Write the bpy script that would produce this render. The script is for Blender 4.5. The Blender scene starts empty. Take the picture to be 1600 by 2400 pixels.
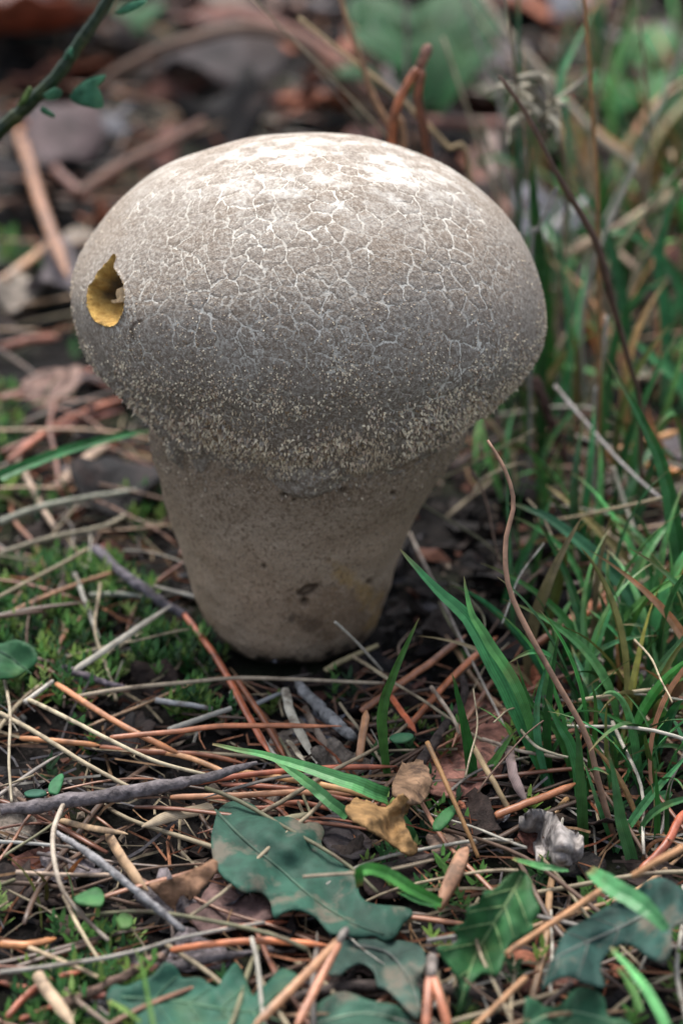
import bpy, math, random
import numpy as np
from mathutils import Vector, Matrix
from mathutils.kdtree import KDTree
from mathutils.geometry import delaunay_2d_cdt

# ------------------------------------------------------------------ camera, sky, sun, exposure
SC = bpy.context.scene
COL = SC.collection
PITCH = math.radians(26); DIST = .38; KPX = .015/70          # 70 mm lens, 36 mm tall frame, photo is 2400 px tall
FWD = np.array([0, math.cos(PITCH), -math.sin(PITCH)])
UPV = np.array([0, math.sin(PITCH), math.cos(PITCH)])
RGT = np.array([1., 0, 0])
CAM = -DIST*FWD + 280*KPX*DIST*UPV + 110*KPX*DIST*RGT
cd = bpy.data.cameras.new('camera'); cam = bpy.data.objects.new('camera', cd); COL.objects.link(cam)
cam.location = CAM; cam.rotation_euler = (math.pi/2-PITCH, 0, 0)
cd.sensor_fit = 'VERTICAL'; cd.sensor_height = 36; cd.sensor_width = 24; cd.lens = 70
cd.clip_start = .01; cd.clip_end = 50
cd.dof.use_dof = True; cd.dof.focus_distance = .321; cd.dof.aperture_fstop = 14
SC.camera = cam

SUN_EL, SUN_AZ = math.radians(64), math.radians(-16)            # azimuth measured from +Y towards +X
world = bpy.data.worlds.new('World'); SC.world = world; world.use_nodes = True
nt = world.node_tree
sky = nt.nodes.new('ShaderNodeTexSky'); sky.sky_type = 'NISHITA'; sky.sun_disc = False
sky.sun_elevation = SUN_EL; sky.sun_rotation = SUN_AZ; sky.air_density = 1.0; sky.dust_density = 4.0; sky.ozone_density = 1.0
bg = nt.nodes['Background']; bg.inputs['Strength'].default_value = .13
hs = nt.nodes.new('ShaderNodeHueSaturation'); hs.inputs['Saturation'].default_value = .56     # thin cloud whitens the blue
nt.links.new(sky.outputs[0], hs.inputs['Color']); nt.links.new(hs.outputs[0], bg.inputs['Color'])
sd = bpy.data.lights.new('sun', 'SUN'); sun = bpy.data.objects.new('sun', sd); COL.objects.link(sun)
sd.energy = 1.5; sd.angle = math.radians(24); sd.color = (1, .96, .90)
sdir = Vector((math.sin(SUN_AZ)*math.cos(SUN_EL), math.cos(SUN_AZ)*math.cos(SUN_EL), math.sin(SUN_EL)))
sun.rotation_euler = sdir.to_track_quat('Z', 'Y').to_euler()
sun.location = (.3, .5, 1.2)
SC.view_settings.view_transform = 'Standard'; SC.view_settings.look = 'None'
SC.view_settings.gamma = 1; SC.view_settings.use_curve_mapping = False
SC.view_settings.exposure = 1.24
SC.render.engine = 'CYCLES'
SC.cycles.use_denoising = True
SC.cycles.max_bounces = 6
SC.cycles.transparent_max_bounces = 4

RNG = np.random.default_rng(7)
random.seed(7)

# ------------------------------------------------------------------ numeric helpers
def vnoise(P, scale, seed=0):
    P = np.asarray(P, float)*scale + seed*17.31 + 1000
    i = np.floor(P).astype(np.int64); f = P-i; f = f*f*(3-2*f)
    def h(a, b, c):
        n = (a*374761393 + b*668265263 + c*2147483647 + seed*1274126177) & 0xffffffff
        n = ((n ^ (n >> 13))*1274126177) & 0xffffffff
        n = ((n ^ (n >> 15))*2246822519) & 0xffffffff
        return ((n ^ (n >> 16)) & 0xffff)/65535.
    x, y, z = i[..., 0], i[..., 1], i[..., 2]
    r = 0
    for a in (0, 1):
        for b in (0, 1):
            for c in (0, 1):
                w = (f[..., 0] if a else 1-f[..., 0])*(f[..., 1] if b else 1-f[..., 1])*(f[..., 2] if c else 1-f[..., 2])
                r = r + w*h(x+a, y+b, z+c)
    return r*2-1

def fbm(P, scale, seed=0, octv=3):
    r, a = 0, 1.
    for o in range(octv):
        r = r + a*vnoise(P, scale*2**o, seed+o*5); a *= .5
    return r

def smooth(x, a, b):
    t = np.clip((x-a)/(b-a), 0, 1)
    return t*t*(3-2*t)

def catmull(c, n):
    c = np.asarray(c, float); m = len(c)
    if m == 2:
        return c[0]+(c[1]-c[0])*np.linspace(0, 1, n)[:, None]
    s = np.linspace(0, m-1, n); i = np.clip(s.astype(int), 0, m-2); f = (s-i)[:, None]
    g = lambda j: c[np.clip(j, 0, m-1)]
    a, b, e, d = g(i-1), g(i), g(i+1), g(i+2)
    return .5*(2*b+(e-a)*f+(2*a-5*b+4*e-d)*f**2+(3*b-a-3*e+d)*f**3)

def ground_h(x, y):
    P = np.stack(np.broadcast_arrays(np.asarray(x, float), np.asarray(y, float), 0.), -1)
    far = smooth(P[..., 1], .08, .6)
    h = fbm(P, 28, 3, 3)*.0016 + fbm(P, 9, 8, 2)*(.001+.012*far)
    rr = np.hypot(P[..., 0], P[..., 1])
    return h*smooth(rr, .01, .05) - .0016*(1-smooth(rr, .020, .042))

def ray(px, py):
    return FWD + RGT*((px-800)*KPX) + UPV*((1200-py)*KPX)

def G(px, py, h=0.):
    """the point over the ground, h metres above it, that a photo pixel looks at"""
    d = ray(px, py); z = h
    for _ in range(3):
        p = CAM + d*((z-CAM[2])/d[2])
        z = h + float(ground_h(p[0], p[1]))
    return p

def GV(px, py, h):
    px, py, h = (np.asarray(a, float) for a in (px, py, h))
    d = FWD + RGT*((px-800)*KPX)[:, None] + UPV*((1200-py)*KPX)[:, None]; z = h
    for _ in range(3):
        p = CAM + d*((z-CAM[2])/d[:, 2])[:, None]
        z = h + ground_h(p[:, 0], p[:, 1])
    return p

def V(px, py, Y):
    d = ray(px, py)
    return CAM + d*((Y-CAM[1])/d[1])

def mm(p, w_px):
    return w_px*KPX*float(np.dot(np.asarray(p)-CAM, FWD))

def topx(P):
    q = P-CAM; de = q@FWD
    return np.stack([800+(q@RGT)/de/KPX, 1200-(q@UPV)/de/KPX], -1)

# ------------------------------------------------------------------ object helpers
def tag(o, label=None, cat=None, group=None, kind=None):
    if label: o['label'] = label
    if cat: o['category'] = cat
    if group: o['group'] = group
    if kind: o['kind'] = kind
    return o

def mesh(name, verts, faces, mat, smooth_=True, attrs=None, col=None):
    me = bpy.data.meshes.new(name)
    verts = np.asarray(verts, float)
    if isinstance(faces, np.ndarray):
        n, k = faces.shape
        me.vertices.add(len(verts)); me.vertices.foreach_set('co', verts.ravel())
        me.loops.add(n*k); me.loops.foreach_set('vertex_index', faces.ravel().astype(np.int32))
        me.polygons.add(n); me.polygons.foreach_set('loop_start', np.arange(0, n*k, k, dtype=np.int32))
        me.update(calc_edges=True); me.validate()
    else:
        me.from_pydata(verts.tolist(), [], faces)
    me.polygons.foreach_set('use_smooth', np.full(len(me.polygons), bool(smooth_)))
    for k, v in (attrs or {}).items():
        a = me.attributes.new(k, 'FLOAT', 'POINT'); a.data.foreach_set('value', np.asarray(v, np.float32))
    if col is not None:
        a = me.attributes.new('Col', 'FLOAT_COLOR', 'POINT')
        c = np.ones((len(verts), 4), np.float32); c[:, :3] = col
        a.data.foreach_set('color', c.ravel())
    me.materials.append(mat)
    me.update()
    return me

def link(name, me, parent=None, loc=None, color=None, label=None, cat=None, group=None, kind=None):
    o = bpy.data.objects.new(name, me); COL.objects.link(o)
    if parent: o.parent = parent
    if loc is not None: o.location = loc
    if color is not None: o.color = (*color, 1)
    return tag(o, label, cat, group, kind)

def empty(name, loc, label, cat, group=None):
    o = bpy.data.objects.new(name, None); COL.objects.link(o); o.location = loc
    o.empty_display_size = .005
    return tag(o, label, cat, group)

def sweep(P, W, section='blade', face=(0, -.55, .83), twist=0.):
    """a strip or rod along P with widths W; returns verts, faces, across, along"""
    P = np.asarray(P, float); n = len(P); W = np.broadcast_to(np.asarray(W, float), (n,))
    T = np.gradient(P, axis=0); T /= np.linalg.norm(T, axis=1, keepdims=True)+1e-12
    F = np.broadcast_to(np.asarray(face, float), (n, 3))
    A = np.cross(T, F); A /= np.linalg.norm(A, axis=1, keepdims=True)+1e-9
    N = np.cross(A, T)
    if np.any(twist):
        tw = np.linspace(0, 1, n)*twist
        A, N = A*np.cos(tw)[:, None]+N*np.sin(tw)[:, None], N*np.cos(tw)[:, None]-A*np.sin(tw)[:, None]
    if section == 'blade':
        S = [(-.5, .10), (-.26, -.02), (0, -.13), (.26, -.02), (.5, .10), (.26, .03), (0, -.07), (-.26, .03)]
    elif section == 'flat':
        S = [(-.5, -.05), (0, -.10), (.5, -.05), (.5, .05), (0, .10), (-.5, .05)]
    elif section == 'needle':
        S = [(-.5, -.10), (0, -.22), (.5, -.10), (.42, .16), (.16, .30), (-.16, .30), (-.42, .16)]
    else:
        S = [(.5*math.cos(a), .5*math.sin(a)) for a in np.linspace(0, 2*math.pi, 8, endpoint=False)]
    m = len(S)
    S = np.array(S)
    vs = P[:, None]+(A[:, None]*S[None, :, :1]+N[:, None]*S[None, :, 1:])*W[:, None, None]
    fs = []
    for i in range(n-1):
        for j in range(m):
            a, b = i*m+j, i*m+(j+1) % m
            fs.append((a, b, b+m, a+m))
    fs.append(tuple(range(m-1, -1, -1))); fs.append(tuple((n-1)*m+j for j in range(m)))
    return vs.reshape(-1, 3), fs, np.tile(S[:, 0]+.5, n), np.repeat(np.linspace(0, 1, n), m)

# ------------------------------------------------------------------ materials
def new_mat(name):
    m = bpy.data.materials.new(name); m.use_nodes = True
    return m, m.node_tree, m.node_tree.nodes['Principled BSDF']

def nd(t, typ, **kw):
    n = t.nodes.new(typ)
    for k, v in kw.items():
        if hasattr(n, k): setattr(n, k, v)
        else: n.inputs[k].default_value = v
    return n

def mixc(t, fac, a, b, mode='MIX'):
    n = t.nodes.new('ShaderNodeMix'); n.data_type = 'RGBA'; n.blend_type = mode
    for s, v in ((n.inputs[0], fac), (n.inputs[6], a), (n.inputs[7], b)):
        if isinstance(v, bpy.types.NodeSocket): t.links.new(v, s)
        elif isinstance(v, (int, float)): s.default_value = v
        else: s.default_value = (*v, 1)
    return n.outputs[2]

def math_(t, op, a, b=None, c=None, clamp=False):
    n = t.nodes.new('ShaderNodeMath'); n.operation = op; n.use_clamp = clamp
    for s, v in zip(n.inputs, (a, b, c)):
        if v is None: continue
        if isinstance(v, bpy.types.NodeSocket): t.links.new(v, s)
        else: s.default_value = v
    return n.outputs[0]

def noise(t, vec, scale, detail=3, rough=.55):
    n = nd(t, 'ShaderNodeTexNoise'); n.inputs['Scale'].default_value = scale
    n.inputs['Detail'].default_value = detail; n.inputs['Roughness'].default_value = rough
    t.links.new(vec, n.inputs['Vector'])
    return n.outputs[0]

def maprange(t, v, a, b, c=0., d=1.):
    n = nd(t, 'ShaderNodeMapRange')
    t.links.new(v, n.inputs[0])
    for i, x in enumerate((a, b, c, d)): n.inputs[i+1].default_value = x
    return n.outputs[0]

def attr(t, name):
    return nd(t, 'ShaderNodeAttribute', attribute_name=name)

def organic(name, source='obj', scale=600, rough=.6, spec=.3, contrast=.55, bump=.3, bdist=.0004, streak=False, spots=None, trans=0., tip=None, yellow=None):
    """a plant surface whose own colour comes from the object (or the mesh), broken up by grain"""
    m, t, b = new_mat(name)
    tc = nd(t, 'ShaderNodeTexCoord'); vec = tc.outputs['Object']
    base = nd(t, 'ShaderNodeObjectInfo').outputs['Color'] if source == 'obj' else attr(t, 'Col').outputs['Color']
    n1 = noise(t, vec, scale, 4); n2 = noise(t, vec, scale*.22, 2)
    k = math_(t, 'MULTIPLY', maprange(t, n1, .25, .75, 1-contrast, 1+contrast), maprange(t, n2, .3, .7, 1-contrast*.6, 1+contrast*.6))
    comb = nd(t, 'ShaderNodeCombineColor')
    for i in range(3): t.links.new(k, comb.inputs[i])
    c = mixc(t, 1., base, comb.outputs[0], 'MULTIPLY')
    if streak:
        ac = attr(t, 'across').outputs['Fac']
        st = math_(t, 'SINE', math_(t, 'MULTIPLY', ac, 40.))
        c = mixc(t, math_(t, 'MULTIPLY', maprange(t, st, .2, 1., 0, 1), .35), c, (.02, .03, .015))
    if yellow is not None:
        c = mixc(t, maprange(t, noise(t, vec, scale*.28, 4, .6), .54, .74, 0, .5), c, yellow)
    if tip is not None:
        al = attr(t, 'along').outputs['Fac']
        c = mixc(t, maprange(t, math_(t, 'ADD', al, math_(t, 'MULTIPLY', n2, .3)), 1.0, 1.16), c, tip)
    if spots is not None:
        n3 = noise(t, vec, scale*.35, 5, .65)
        c = mixc(t, maprange(t, n3, .54, .64, 0, .75), c, spots)
    t.links.new(c, b.inputs['Base Color'])
    b.inputs['Roughness'].default_value = rough
    b.inputs['Specular IOR Level'].default_value = spec
    if trans:
        tr = nd(t, 'ShaderNodeBsdfTranslucent'); t.links.new(c, tr.inputs[0])
        mx = nd(t, 'ShaderNodeMixShader'); mx.inputs[0].default_value = trans
        t.links.new(b.outputs[0], mx.inputs[1]); t.links.new(tr.outputs[0], mx.inputs[2])
        t.links.new(mx.outputs[0], t.nodes['Material Output'].inputs[0])
    if bump:
        bp = nd(t, 'ShaderNodeBump'); bp.inputs['Strength'].default_value = bump; bp.inputs['Distance'].default_value = bdist
        t.links.new(n1, bp.inputs['Height']); t.links.new(bp.outputs[0], b.inputs['Normal'])
    return m

M_BLADE = organic('grass blade', scale=350, rough=.45, spec=.4, contrast=.4, streak=True, trans=.3, tip=(.26, .19, .08), bump=.2, yellow=(.20, .19, .045))
M_NEEDLE = organic('pine needle', scale=420, rough=.4, spec=.5, contrast=.55, bump=.2, streak=True)
M_STRAW = organic('dry straw', scale=450, rough=.6, spec=.3, contrast=.35, bump=.25, streak=True, spots=(.09, .06, .04))
M_TWIG = organic('twig bark', scale=700, rough=.85, spec=.15, contrast=.7, bump=.9, bdist=.0008)
M_LEAF = organic('green leaf', scale=300, rough=.62, spec=.2, contrast=.5, bump=.4, bdist=.0005, trans=.12, spots=(.16, .13, .10))
M_FRESH = organic('fresh leaf', scale=300, rough=.58, spec=.22, contrast=.45, bump=.4, trans=.18, yellow=(.10, .11, .035))
M_DEAD = organic('dead leaf', scale=420, rough=.75, spec=.2, contrast=.65, bump=.8, bdist=.001, spots=(.03, .02, .018))
M_STUFF = organic('loose litter', 'attr', scale=900, rough=.8, spec=.2, contrast=.5, bump=.4)
M_MOSS = organic('moss', 'attr', scale=1500, rough=.6, spec=.25, contrast=.3, bump=0, trans=.2)

def soil_mat():
    m, t, b = new_mat('dark humus')
    vec = nd(t, 'ShaderNodeTexCoord').outputs['Object']
    n1 = noise(t, vec, 220, 8, .7); n2 = noise(t, vec, 35, 4); n3 = noise(t, vec, 900, 4)
    c = mixc(t, maprange(t, n1, .35, .7), (.0025, .0022, .0022), (.017, .013, .011))
    c = mixc(t, maprange(t, n2, .5, .68), c, (.02, .026, .010))
    c = mixc(t, maprange(t, n3, .62, .75), c, (.035, .029, .025))
    t.links.new(c, b.inputs['Base Color']); b.inputs['Roughness'].default_value = .9; b.inputs['Specular IOR Level'].default_value = .2
    bp = nd(t, 'ShaderNodeBump'); bp.inputs['Strength'].default_value = 1; bp.inputs['Distance'].default_value = .003
    t.links.new(n1, bp.inputs['Height']); t.links.new(bp.outputs[0], b.inputs['Normal'])
    return m

# ------------------------------------------------------------------ ground
def build_ground():
    def axis(lo, hi, a, b, fine, nout):
        mid = np.arange(a, b, fine)
        s = np.linspace(0, 1, nout)[1:]**2.2
        return np.concatenate([(a-(a-lo)*s)[::-1], mid, b+(hi-b)*s])
    xs = axis(-6, 6, -.16, .16, .0016, 40); ys = axis(-3, 9, -.16, .30, .0016, 60)
    X, Y = np.meshgrid(xs, ys)
    P = np.stack([X, Y, 0*X], -1)
    near = 1-smooth(np.hypot(X, Y), .4, .9)
    Z = ground_h(X, Y) + near*.0011*np.abs(fbm(P, 160, 21, 3)) - .0012
    nx, ny = len(xs), len(ys)
    i = np.arange(nx*ny).reshape(ny, nx)
    f = np.stack([i[:-1, :-1], i[:-1, 1:], i[1:, 1:], i[1:, :-1]], -1).reshape(-1, 4)
    v = np.stack([X, Y, Z], -1).reshape(-1, 3)
    link('ground', mesh('ground', v, f, soil_mat()), kind='structure', label='dark humus soil of the forest floor')
build_ground()

# ------------------------------------------------------------------ the puffball
TILT = math.radians(9)
AXZ = np.array([0, math.sin(TILT), math.cos(TILT)]); AXY = np.array([0, math.cos(TILT), -math.sin(TILT)])
CAPP = [[0, 93.6, 3.2], [7, 93.2, 3.1], [14.6, 91.8, 2.9], [26.9, 86.9, 2.5], [36.5, 78.4, 2.7], [42.1, 68.6, 2.5], [42.1, 58.2, 3.7], [37.5, 50.6, 4.3],
        [33.0, 45.6, 3.9], [30.3, 42.4, 3.6], [28.9, 40.6, 3.3], [28.1, 39.4, 3.2], [27.2, 39.0, 3.2], [25.5, 41, 3.2]]
STEMP = [[22, 50, 3.4], [25.5, 46, 3.4], [28.3, 42, 3.2], [28.6, 40.1, 3.0], [27.1, 34.3, 1.9], [24.6, 27.0, .4], [21.4, 17.5, -.6], [18.9, 8.3, -1.0], [16.0, 1.0, -.6], [11.8, -3.0, .0], [0, -6.8, 0]]
LOC2W = np.stack([RGT, AXY, AXZ], 0)

def revolve(ctrl, nr, nt_):
    """rings of a turned body in the mushroom's own frame, denser towards the -Y side"""
    c = catmull(ctrl, 1200); seg = np.r_[0, np.cumsum(np.linalg.norm(np.diff(c[:, :2], axis=0), axis=1))]
    s = np.linspace(0, seg[-1], nr)
    R, Z, CX = [np.interp(s, seg, c[:, j])/1000 for j in range(3)]
    u = np.linspace(-1, 1, nt_, endpoint=False); th = -math.pi/2+math.pi*(.62*u+.38*u**5)
    P = np.stack([R[:, None]*np.cos(th)+CX[:, None], R[:, None]*np.sin(th)+0*CX[:, None], Z[:, None]+0*th], -1)
    i = np.arange(nr*nt_).reshape(nr, nt_); j = np.roll(i, -1, 1)
    f = np.stack([i[:-1], i[1:], j[1:], j[:-1]], -1).reshape(-1, 4)
    return P, f, np.broadcast_to(th, (nr, nt_)), s/seg[-1]

def grid_normals(P):
    du = np.roll(P, -1, 1)-np.roll(P, 1, 1); dv = np.gradient(P, axis=0)
    n = np.cross(dv, du); l = np.linalg.norm(n, axis=-1, keepdims=True)
    n = n/np.maximum(l, 1e-12)
    n[0] = (0, 0, 1)
    return n

def in_poly(pts, poly):
    x, y = pts[:, 0], pts[:, 1]; r = np.zeros(len(pts), bool); n = len(poly)
    for i in range(n):
        x1, y1 = poly[i]; x2, y2 = poly[(i+1) % n]
        c = (y1 > y) != (y2 > y)
        r ^= c & (x < (x2-x1)*(y-y1)/((y2-y1) if y2 != y1 else 1e-9)+x1)
    return r

def dist_line(pts, poly, closed=True):
    d = np.full(len(pts), 1e9); n = len(poly)
    for i in range(n if closed else n-1):
        a, b = np.array(poly[i], float), np.array(poly[(i+1) % n], float)
        ab = b-a; t = np.clip(((pts-a)@ab)/(ab@ab+1e-9), 0, 1)
        d = np.minimum(d, np.linalg.norm(pts-(a+t[:, None]*ab), axis=1))
    return d

HOLE0 = [(150+x/5.227, 550+y/5.227) for x, y in [(320,640),(390,560),(420,480),(480,420),(560,330),(610,260),(650,270),(635,340),(622,420),(690,520),(730,600),(750,720),
        (755,820),(740,920),(700,1010),(640,1090),(560,1115),(470,1090),(400,1040),(340,950),(310,860),(305,740)]]

_h = catmull(np.array(HOLE0+HOLE0[:1]), 90)[:-1]
HOLE = [tuple(q) for q in _h+np.random.default_rng(2).normal(0, .5, _h.shape)]

def cap_mat():
    m, t, b = new_mat('puffball skin')
    vec = nd(t, 'ShaderNodeTexCoord').outputs['Object']
    g1 = noise(t, vec, 1500, 3, .7); g2 = noise(t, vec, 260, 4, .6); g3 = noise(t, vec, 70, 3); g4 = noise(t, vec, 3200, 2, .6)
    c = mixc(t, maprange(t, g2, .35, .68), (.205, .158, .118), (.285, .232, .182))
    c = mixc(t, maprange(t, g3, .4, .62), c, (.255, .216, .178))
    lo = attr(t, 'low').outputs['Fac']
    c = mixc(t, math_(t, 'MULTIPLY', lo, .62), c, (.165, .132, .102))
    c = mixc(t, maprange(t, math_(t, 'ADD', g1, math_(t, 'MULTIPLY', g4, .35)), .64, .86, 0, .75), c, (.50, .46, .40))
    c = mixc(t, maprange(t, math_(t, 'ADD', g1, math_(t, 'MULTIPLY', g4, .35)), .64, .48, 0, .55), c, (.12, .095, .075))
    rag = maprange(t, noise(t, vec, 2200, 3, .6), .3, .7, -.10, .10)
    wid = maprange(t, noise(t, vec, 330, 2), .35, .65, .03, .10)
    crk = None
    for lv in (0, 1):
        e = math_(t, 'SUBTRACT', math_(t, 'ADD', attr(t, 'edge%d' % lv).outputs['Fac'], rag), wid if lv == 0 else math_(t, 'MULTIPLY', wid, .6))
        v = math_(t, 'MULTIPLY', maprange(t, e, .09, .0), attr(t, 'on%d' % lv).outputs['Fac'])
        crk = v if crk is None else math_(t, 'MAXIMUM', crk, v)
        gap = math_(t, 'MULTIPLY', maprange(t, e, .32, .10), attr(t, 'on%d' % lv).outputs['Fac'])
        c = mixc(t, math_(t, 'MULTIPLY', gap, .30), c, (.11, .085, .062))  # dark edge beside each crack, its shadow painted into the colour
    c = mixc(t, math_(t, 'MULTIPLY', attr(t, 'pale').outputs['Fac'], .8), c, (.74, .71, .65))  # pale skin blotches, whitened further as a painted highlight on the crown
    c = mixc(t, crk, c, (.70, .655, .57))
    br = attr(t, 'bruise').outputs['Fac']
    c = mixc(t, br, c, (.05, .03, .018))
    t.links.new(c, b.inputs['Base Color']); b.inputs['Roughness'].default_value = .8; b.inputs['Specular IOR Level'].default_value = .25
    h = math_(t, 'ADD', g1, math_(t, 'MULTIPLY', g2, .8))
    bp = nd(t, 'ShaderNodeBump'); bp.inputs['Strength'].default_value = .7; bp.inputs['Distance'].default_value = .00035
    t.links.new(h, bp.inputs['Height']); t.links.new(bp.outputs[0], b.inputs['Normal'])
    return m

def stem_mat():
    m, t, b = new_mat('puffball stem skin')
    vec = nd(t, 'ShaderNodeTexCoord').outputs['Object']
    g1 = noise(t, vec, 1800, 3, .7); g2 = noise(t, vec, 1250, 3, .6); g3 = noise(t, vec, 60, 3); g4 = noise(t, vec, 3400, 1, .5)
    c = mixc(t, maprange(t, g3, .38, .65), (.350, .252, .170), (.390, .300, .215))
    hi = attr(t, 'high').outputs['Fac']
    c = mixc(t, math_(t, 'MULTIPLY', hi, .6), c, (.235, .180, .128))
    c = mixc(t, attr(t, 'brown').outputs['Fac'], c, (.19, .115, .065))
    c = mixc(t, attr(t, 'ochre').outputs['Fac'], c, (.36, .22, .07))
    sp = math_(t, 'ADD', g2, math_(t, 'MULTIPLY', hi, .055))
    c = mixc(t, maprange(t, sp, .555, .66, 0, .7), c, (.10, .062, .038))
    c = mixc(t, maprange(t, g4, .45, .72, 0, .7), c, (.13, .095, .066))
    c = mixc(t, maprange(t, g1, .52, .75, 0, .6), c, (.46, .37, .28))
    c = mixc(t, attr(t, 'soil').outputs['Fac'], c, (.022, .016, .012))
    c = mixc(t, attr(t, 'bruise').outputs['Fac'], c, (.045, .028, .018))
    t.links.new(c, b.inputs['Base Color']); b.inputs['Roughness'].default_value = .75; b.inputs['Specular IOR Level'].default_value = .25
    bp = nd(t, 'ShaderNodeBump'); bp.inputs['Strength'].default_value = .6; bp.inputs['Distance'].default_value = .0004
    t.links.new(math_(t, 'ADD', g1, g2), bp.inputs['Height']); t.links.new(bp.outputs[0], b.inputs['Normal'])
    return m

def cavity_mat():
    m, t, b = new_mat('ochre spore flesh')
    vec = nd(t, 'ShaderNodeTexCoord').outputs['Object']
    g = noise(t, vec, 900, 4, .65); g2 = noise(t, vec, 200, 3)
    c = mixc(t, maprange(t, g, .3, .7), (.36, .19, .035), (.62, .40, .11))
    c = mixc(t, maprange(t, g2, .5, .7), c, (.26, .15, .04))
    c = mixc(t, attr(t, 'hollow_shade').outputs['Fac'], c, (.045, .026, .010))  # upper hollow darkened in colour to stand for shade
    t.links.new(c, b.inputs['Base Color']); b.inputs['Roughness'].default_value = .9
    bp = nd(t, 'ShaderNodeBump'); bp.inputs['Strength'].default_value = .8; bp.inputs['Distance'].default_value = .0006
    t.links.new(g, bp.inputs['Height']); t.links.new(bp.outputs[0], b.inputs['Normal'])
    return m

def build_puffball():
    root = empty('puffball_mushroom', (0, 0, 0), 'large grey-brown puffball with cracked round cap, torn ochre hole and thick pale stem', 'mushroom')
    nr, nt_ = 350, 1000
    P, f, th, s = revolve(CAPP, nr, nt_)
    N = grid_normals(P)
    zl = P[..., 2]
    # slow lumps, a ragged lower lip, the pleats on the left flank
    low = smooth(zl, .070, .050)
    disp = fbm(P, 45, 2, 3)*.00045 + fbm(P, 190, 12, 2)*.00022*low
    lip = smooth(zl, .050, .043)
    disp += lip*fbm(P, 130, 31, 3)*.0015
    ang = np.degrees(th)                                          # -90 faces the camera, -180 / 180 the left
    for a0, a1, dep in ((-168, -146, .0026), (-154, -137, .0018), (-178, -160, .0016)):
        tz = smooth(zl, .062, .046); ac = a0+(a1-a0)*np.clip((.064-zl)/.020, 0, 1)
        w = np.exp(-((ang-ac)/3.2)**2)
        disp -= dep*w*tz
        disp += dep*.8*np.exp(-((ang-ac-6)/3.5)**2)*tz
    P = P + N*disp[..., None]
    P[..., 2] += smooth(zl, .056, .043)*(.0026-.0060*np.clip(np.cos(np.radians(ang+86)), 0, 1)**2)
    P[..., 2] += lip*(.0006*np.sin(np.radians(ang)*3+1)+fbm(P, 60, 41, 2)*.0009)
    Pw = P.reshape(-1, 3)@LOC2W; Nw = N.reshape(-1, 3)@LOC2W
    px = topx(Pw); view = Pw-CAM; front = (Nw*view).sum(1) < 0
    flat = P.reshape(-1, 3)
    # crack network: cell borders of scattered points, warped, fading out away from the sunlit shoulder
    def near_px(x, y):
        dd = np.where(front, np.hypot(px[:, 0]-x, px[:, 1]-y), 1e9); return int(dd.argmin())
    cen = flat[near_px(800, 570)]
    dc = np.linalg.norm((flat-cen)*(.62, .9, 1.0), axis=1) + fbm(flat, 90, 51, 2)*.004
    reach = np.clip(1.3-smooth(dc, .008, .035)*1.3, 0, 1)
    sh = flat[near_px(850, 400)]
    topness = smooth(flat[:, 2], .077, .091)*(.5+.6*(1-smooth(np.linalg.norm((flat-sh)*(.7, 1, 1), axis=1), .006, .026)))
    rel = np.zeros(len(flat)); fields = {}
    warp = flat + np.stack([fbm(flat, 330, 61, 3), fbm(flat, 330, 71, 3), fbm(flat, 330, 81, 3)], -1)*.0008
    zone = np.maximum(reach, topness)
    idx = np.where(zone > .01)[0]
    cand = flat[idx]; zi = zone[idx]
    for lv, (cell, seed) in enumerate(((.0036, 5), (.0021, 6))):
        r = np.random.default_rng(seed)
        pts = []; grid = {}
        for q in r.permutation(len(cand))[:60000]:
            c = cand[q]; key = tuple((c/(cell*.75)).astype(int))
            if key in grid: continue
            grid[key] = 1; pts.append(c)
        kept = []
        for c in pts:
            if not kept or np.min(np.sum((np.array(kept)-c)**2, axis=1)) > (cell*.62)**2: kept.append(c)
        pts = kept
        kd = KDTree(len(pts))
        for i_, c_ in enumerate(pts): kd.insert(c_, i_)
        kd.balance()
        dd = np.array([[h_[2] for h_ in kd.find_n(w_, 2)] for w_ in warp[idx].tolist()])
        edge = (dd[:, 1]-dd[:, 0])*.5
        nz = fbm(cand, 120, 91+seed, 2)
        on = (smooth(nz+1.1*reach[idx]+.3*topness[idx], .0, .8) if lv == 0 else smooth(nz+.6*reach[idx], .5, 1.0))*np.clip(.7+.6*fbm(cand, 260, 131+lv, 2), .12, 1)
        e_ = np.full(len(flat), 5.); e_[idx] = edge*1000
        o_ = np.zeros(len(flat)); o_[idx] = on*(1, .7)[lv]
        fields['edge%d' % lv], fields['on%d' % lv] = e_, o_
        rel[idx] += on*(.00011 if lv == 0 else .00004)*(smooth(edge, .00002, .0005)-.7)
    pale_highlight = smooth(fbm(flat*np.array([.75, 1, 1]), 420, 101, 5), -.5, .8)*topness*(.75+.5*np.clip(fbm(flat, 1900, 107, 2), -.6, .6))  # patchy pale skin gathered into a painted highlight on top
    Pw = Pw + Nw*rel[:, None]
    bruise = np.zeros(len(flat))
    nick = [(312, 792), (308, 770), (316, 757), (330, 752)]
    near = front & (np.abs(px[:, 0]-315) < 60) & (np.abs(px[:, 1]-770) < 60)
    bruise[near] = .8*(1-smooth(dist_line(px[near], nick, False), 2, 6))
    inside = np.zeros(len(flat), bool)
    nb = front & (px[:, 0] > 190) & (px[:, 0] < 310) & (px[:, 1] > 590) & (px[:, 1] < 780)
    inside[nb] = in_poly(px[nb], HOLE)
    rim = np.zeros(len(flat)); rim[nb] = 1-smooth(dist_line(px[nb], HOLE), 1, 7)
    Pw = Pw + Nw*(rim*.00030)[:, None]
    bruise = np.maximum(bruise, np.where(nb & ~inside, .35*(1-smooth(np.where(nb, 1-rim, 1), .0, .6)), 0))
    fin = inside[f].any(1)
    mat = cap_mat()
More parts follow.
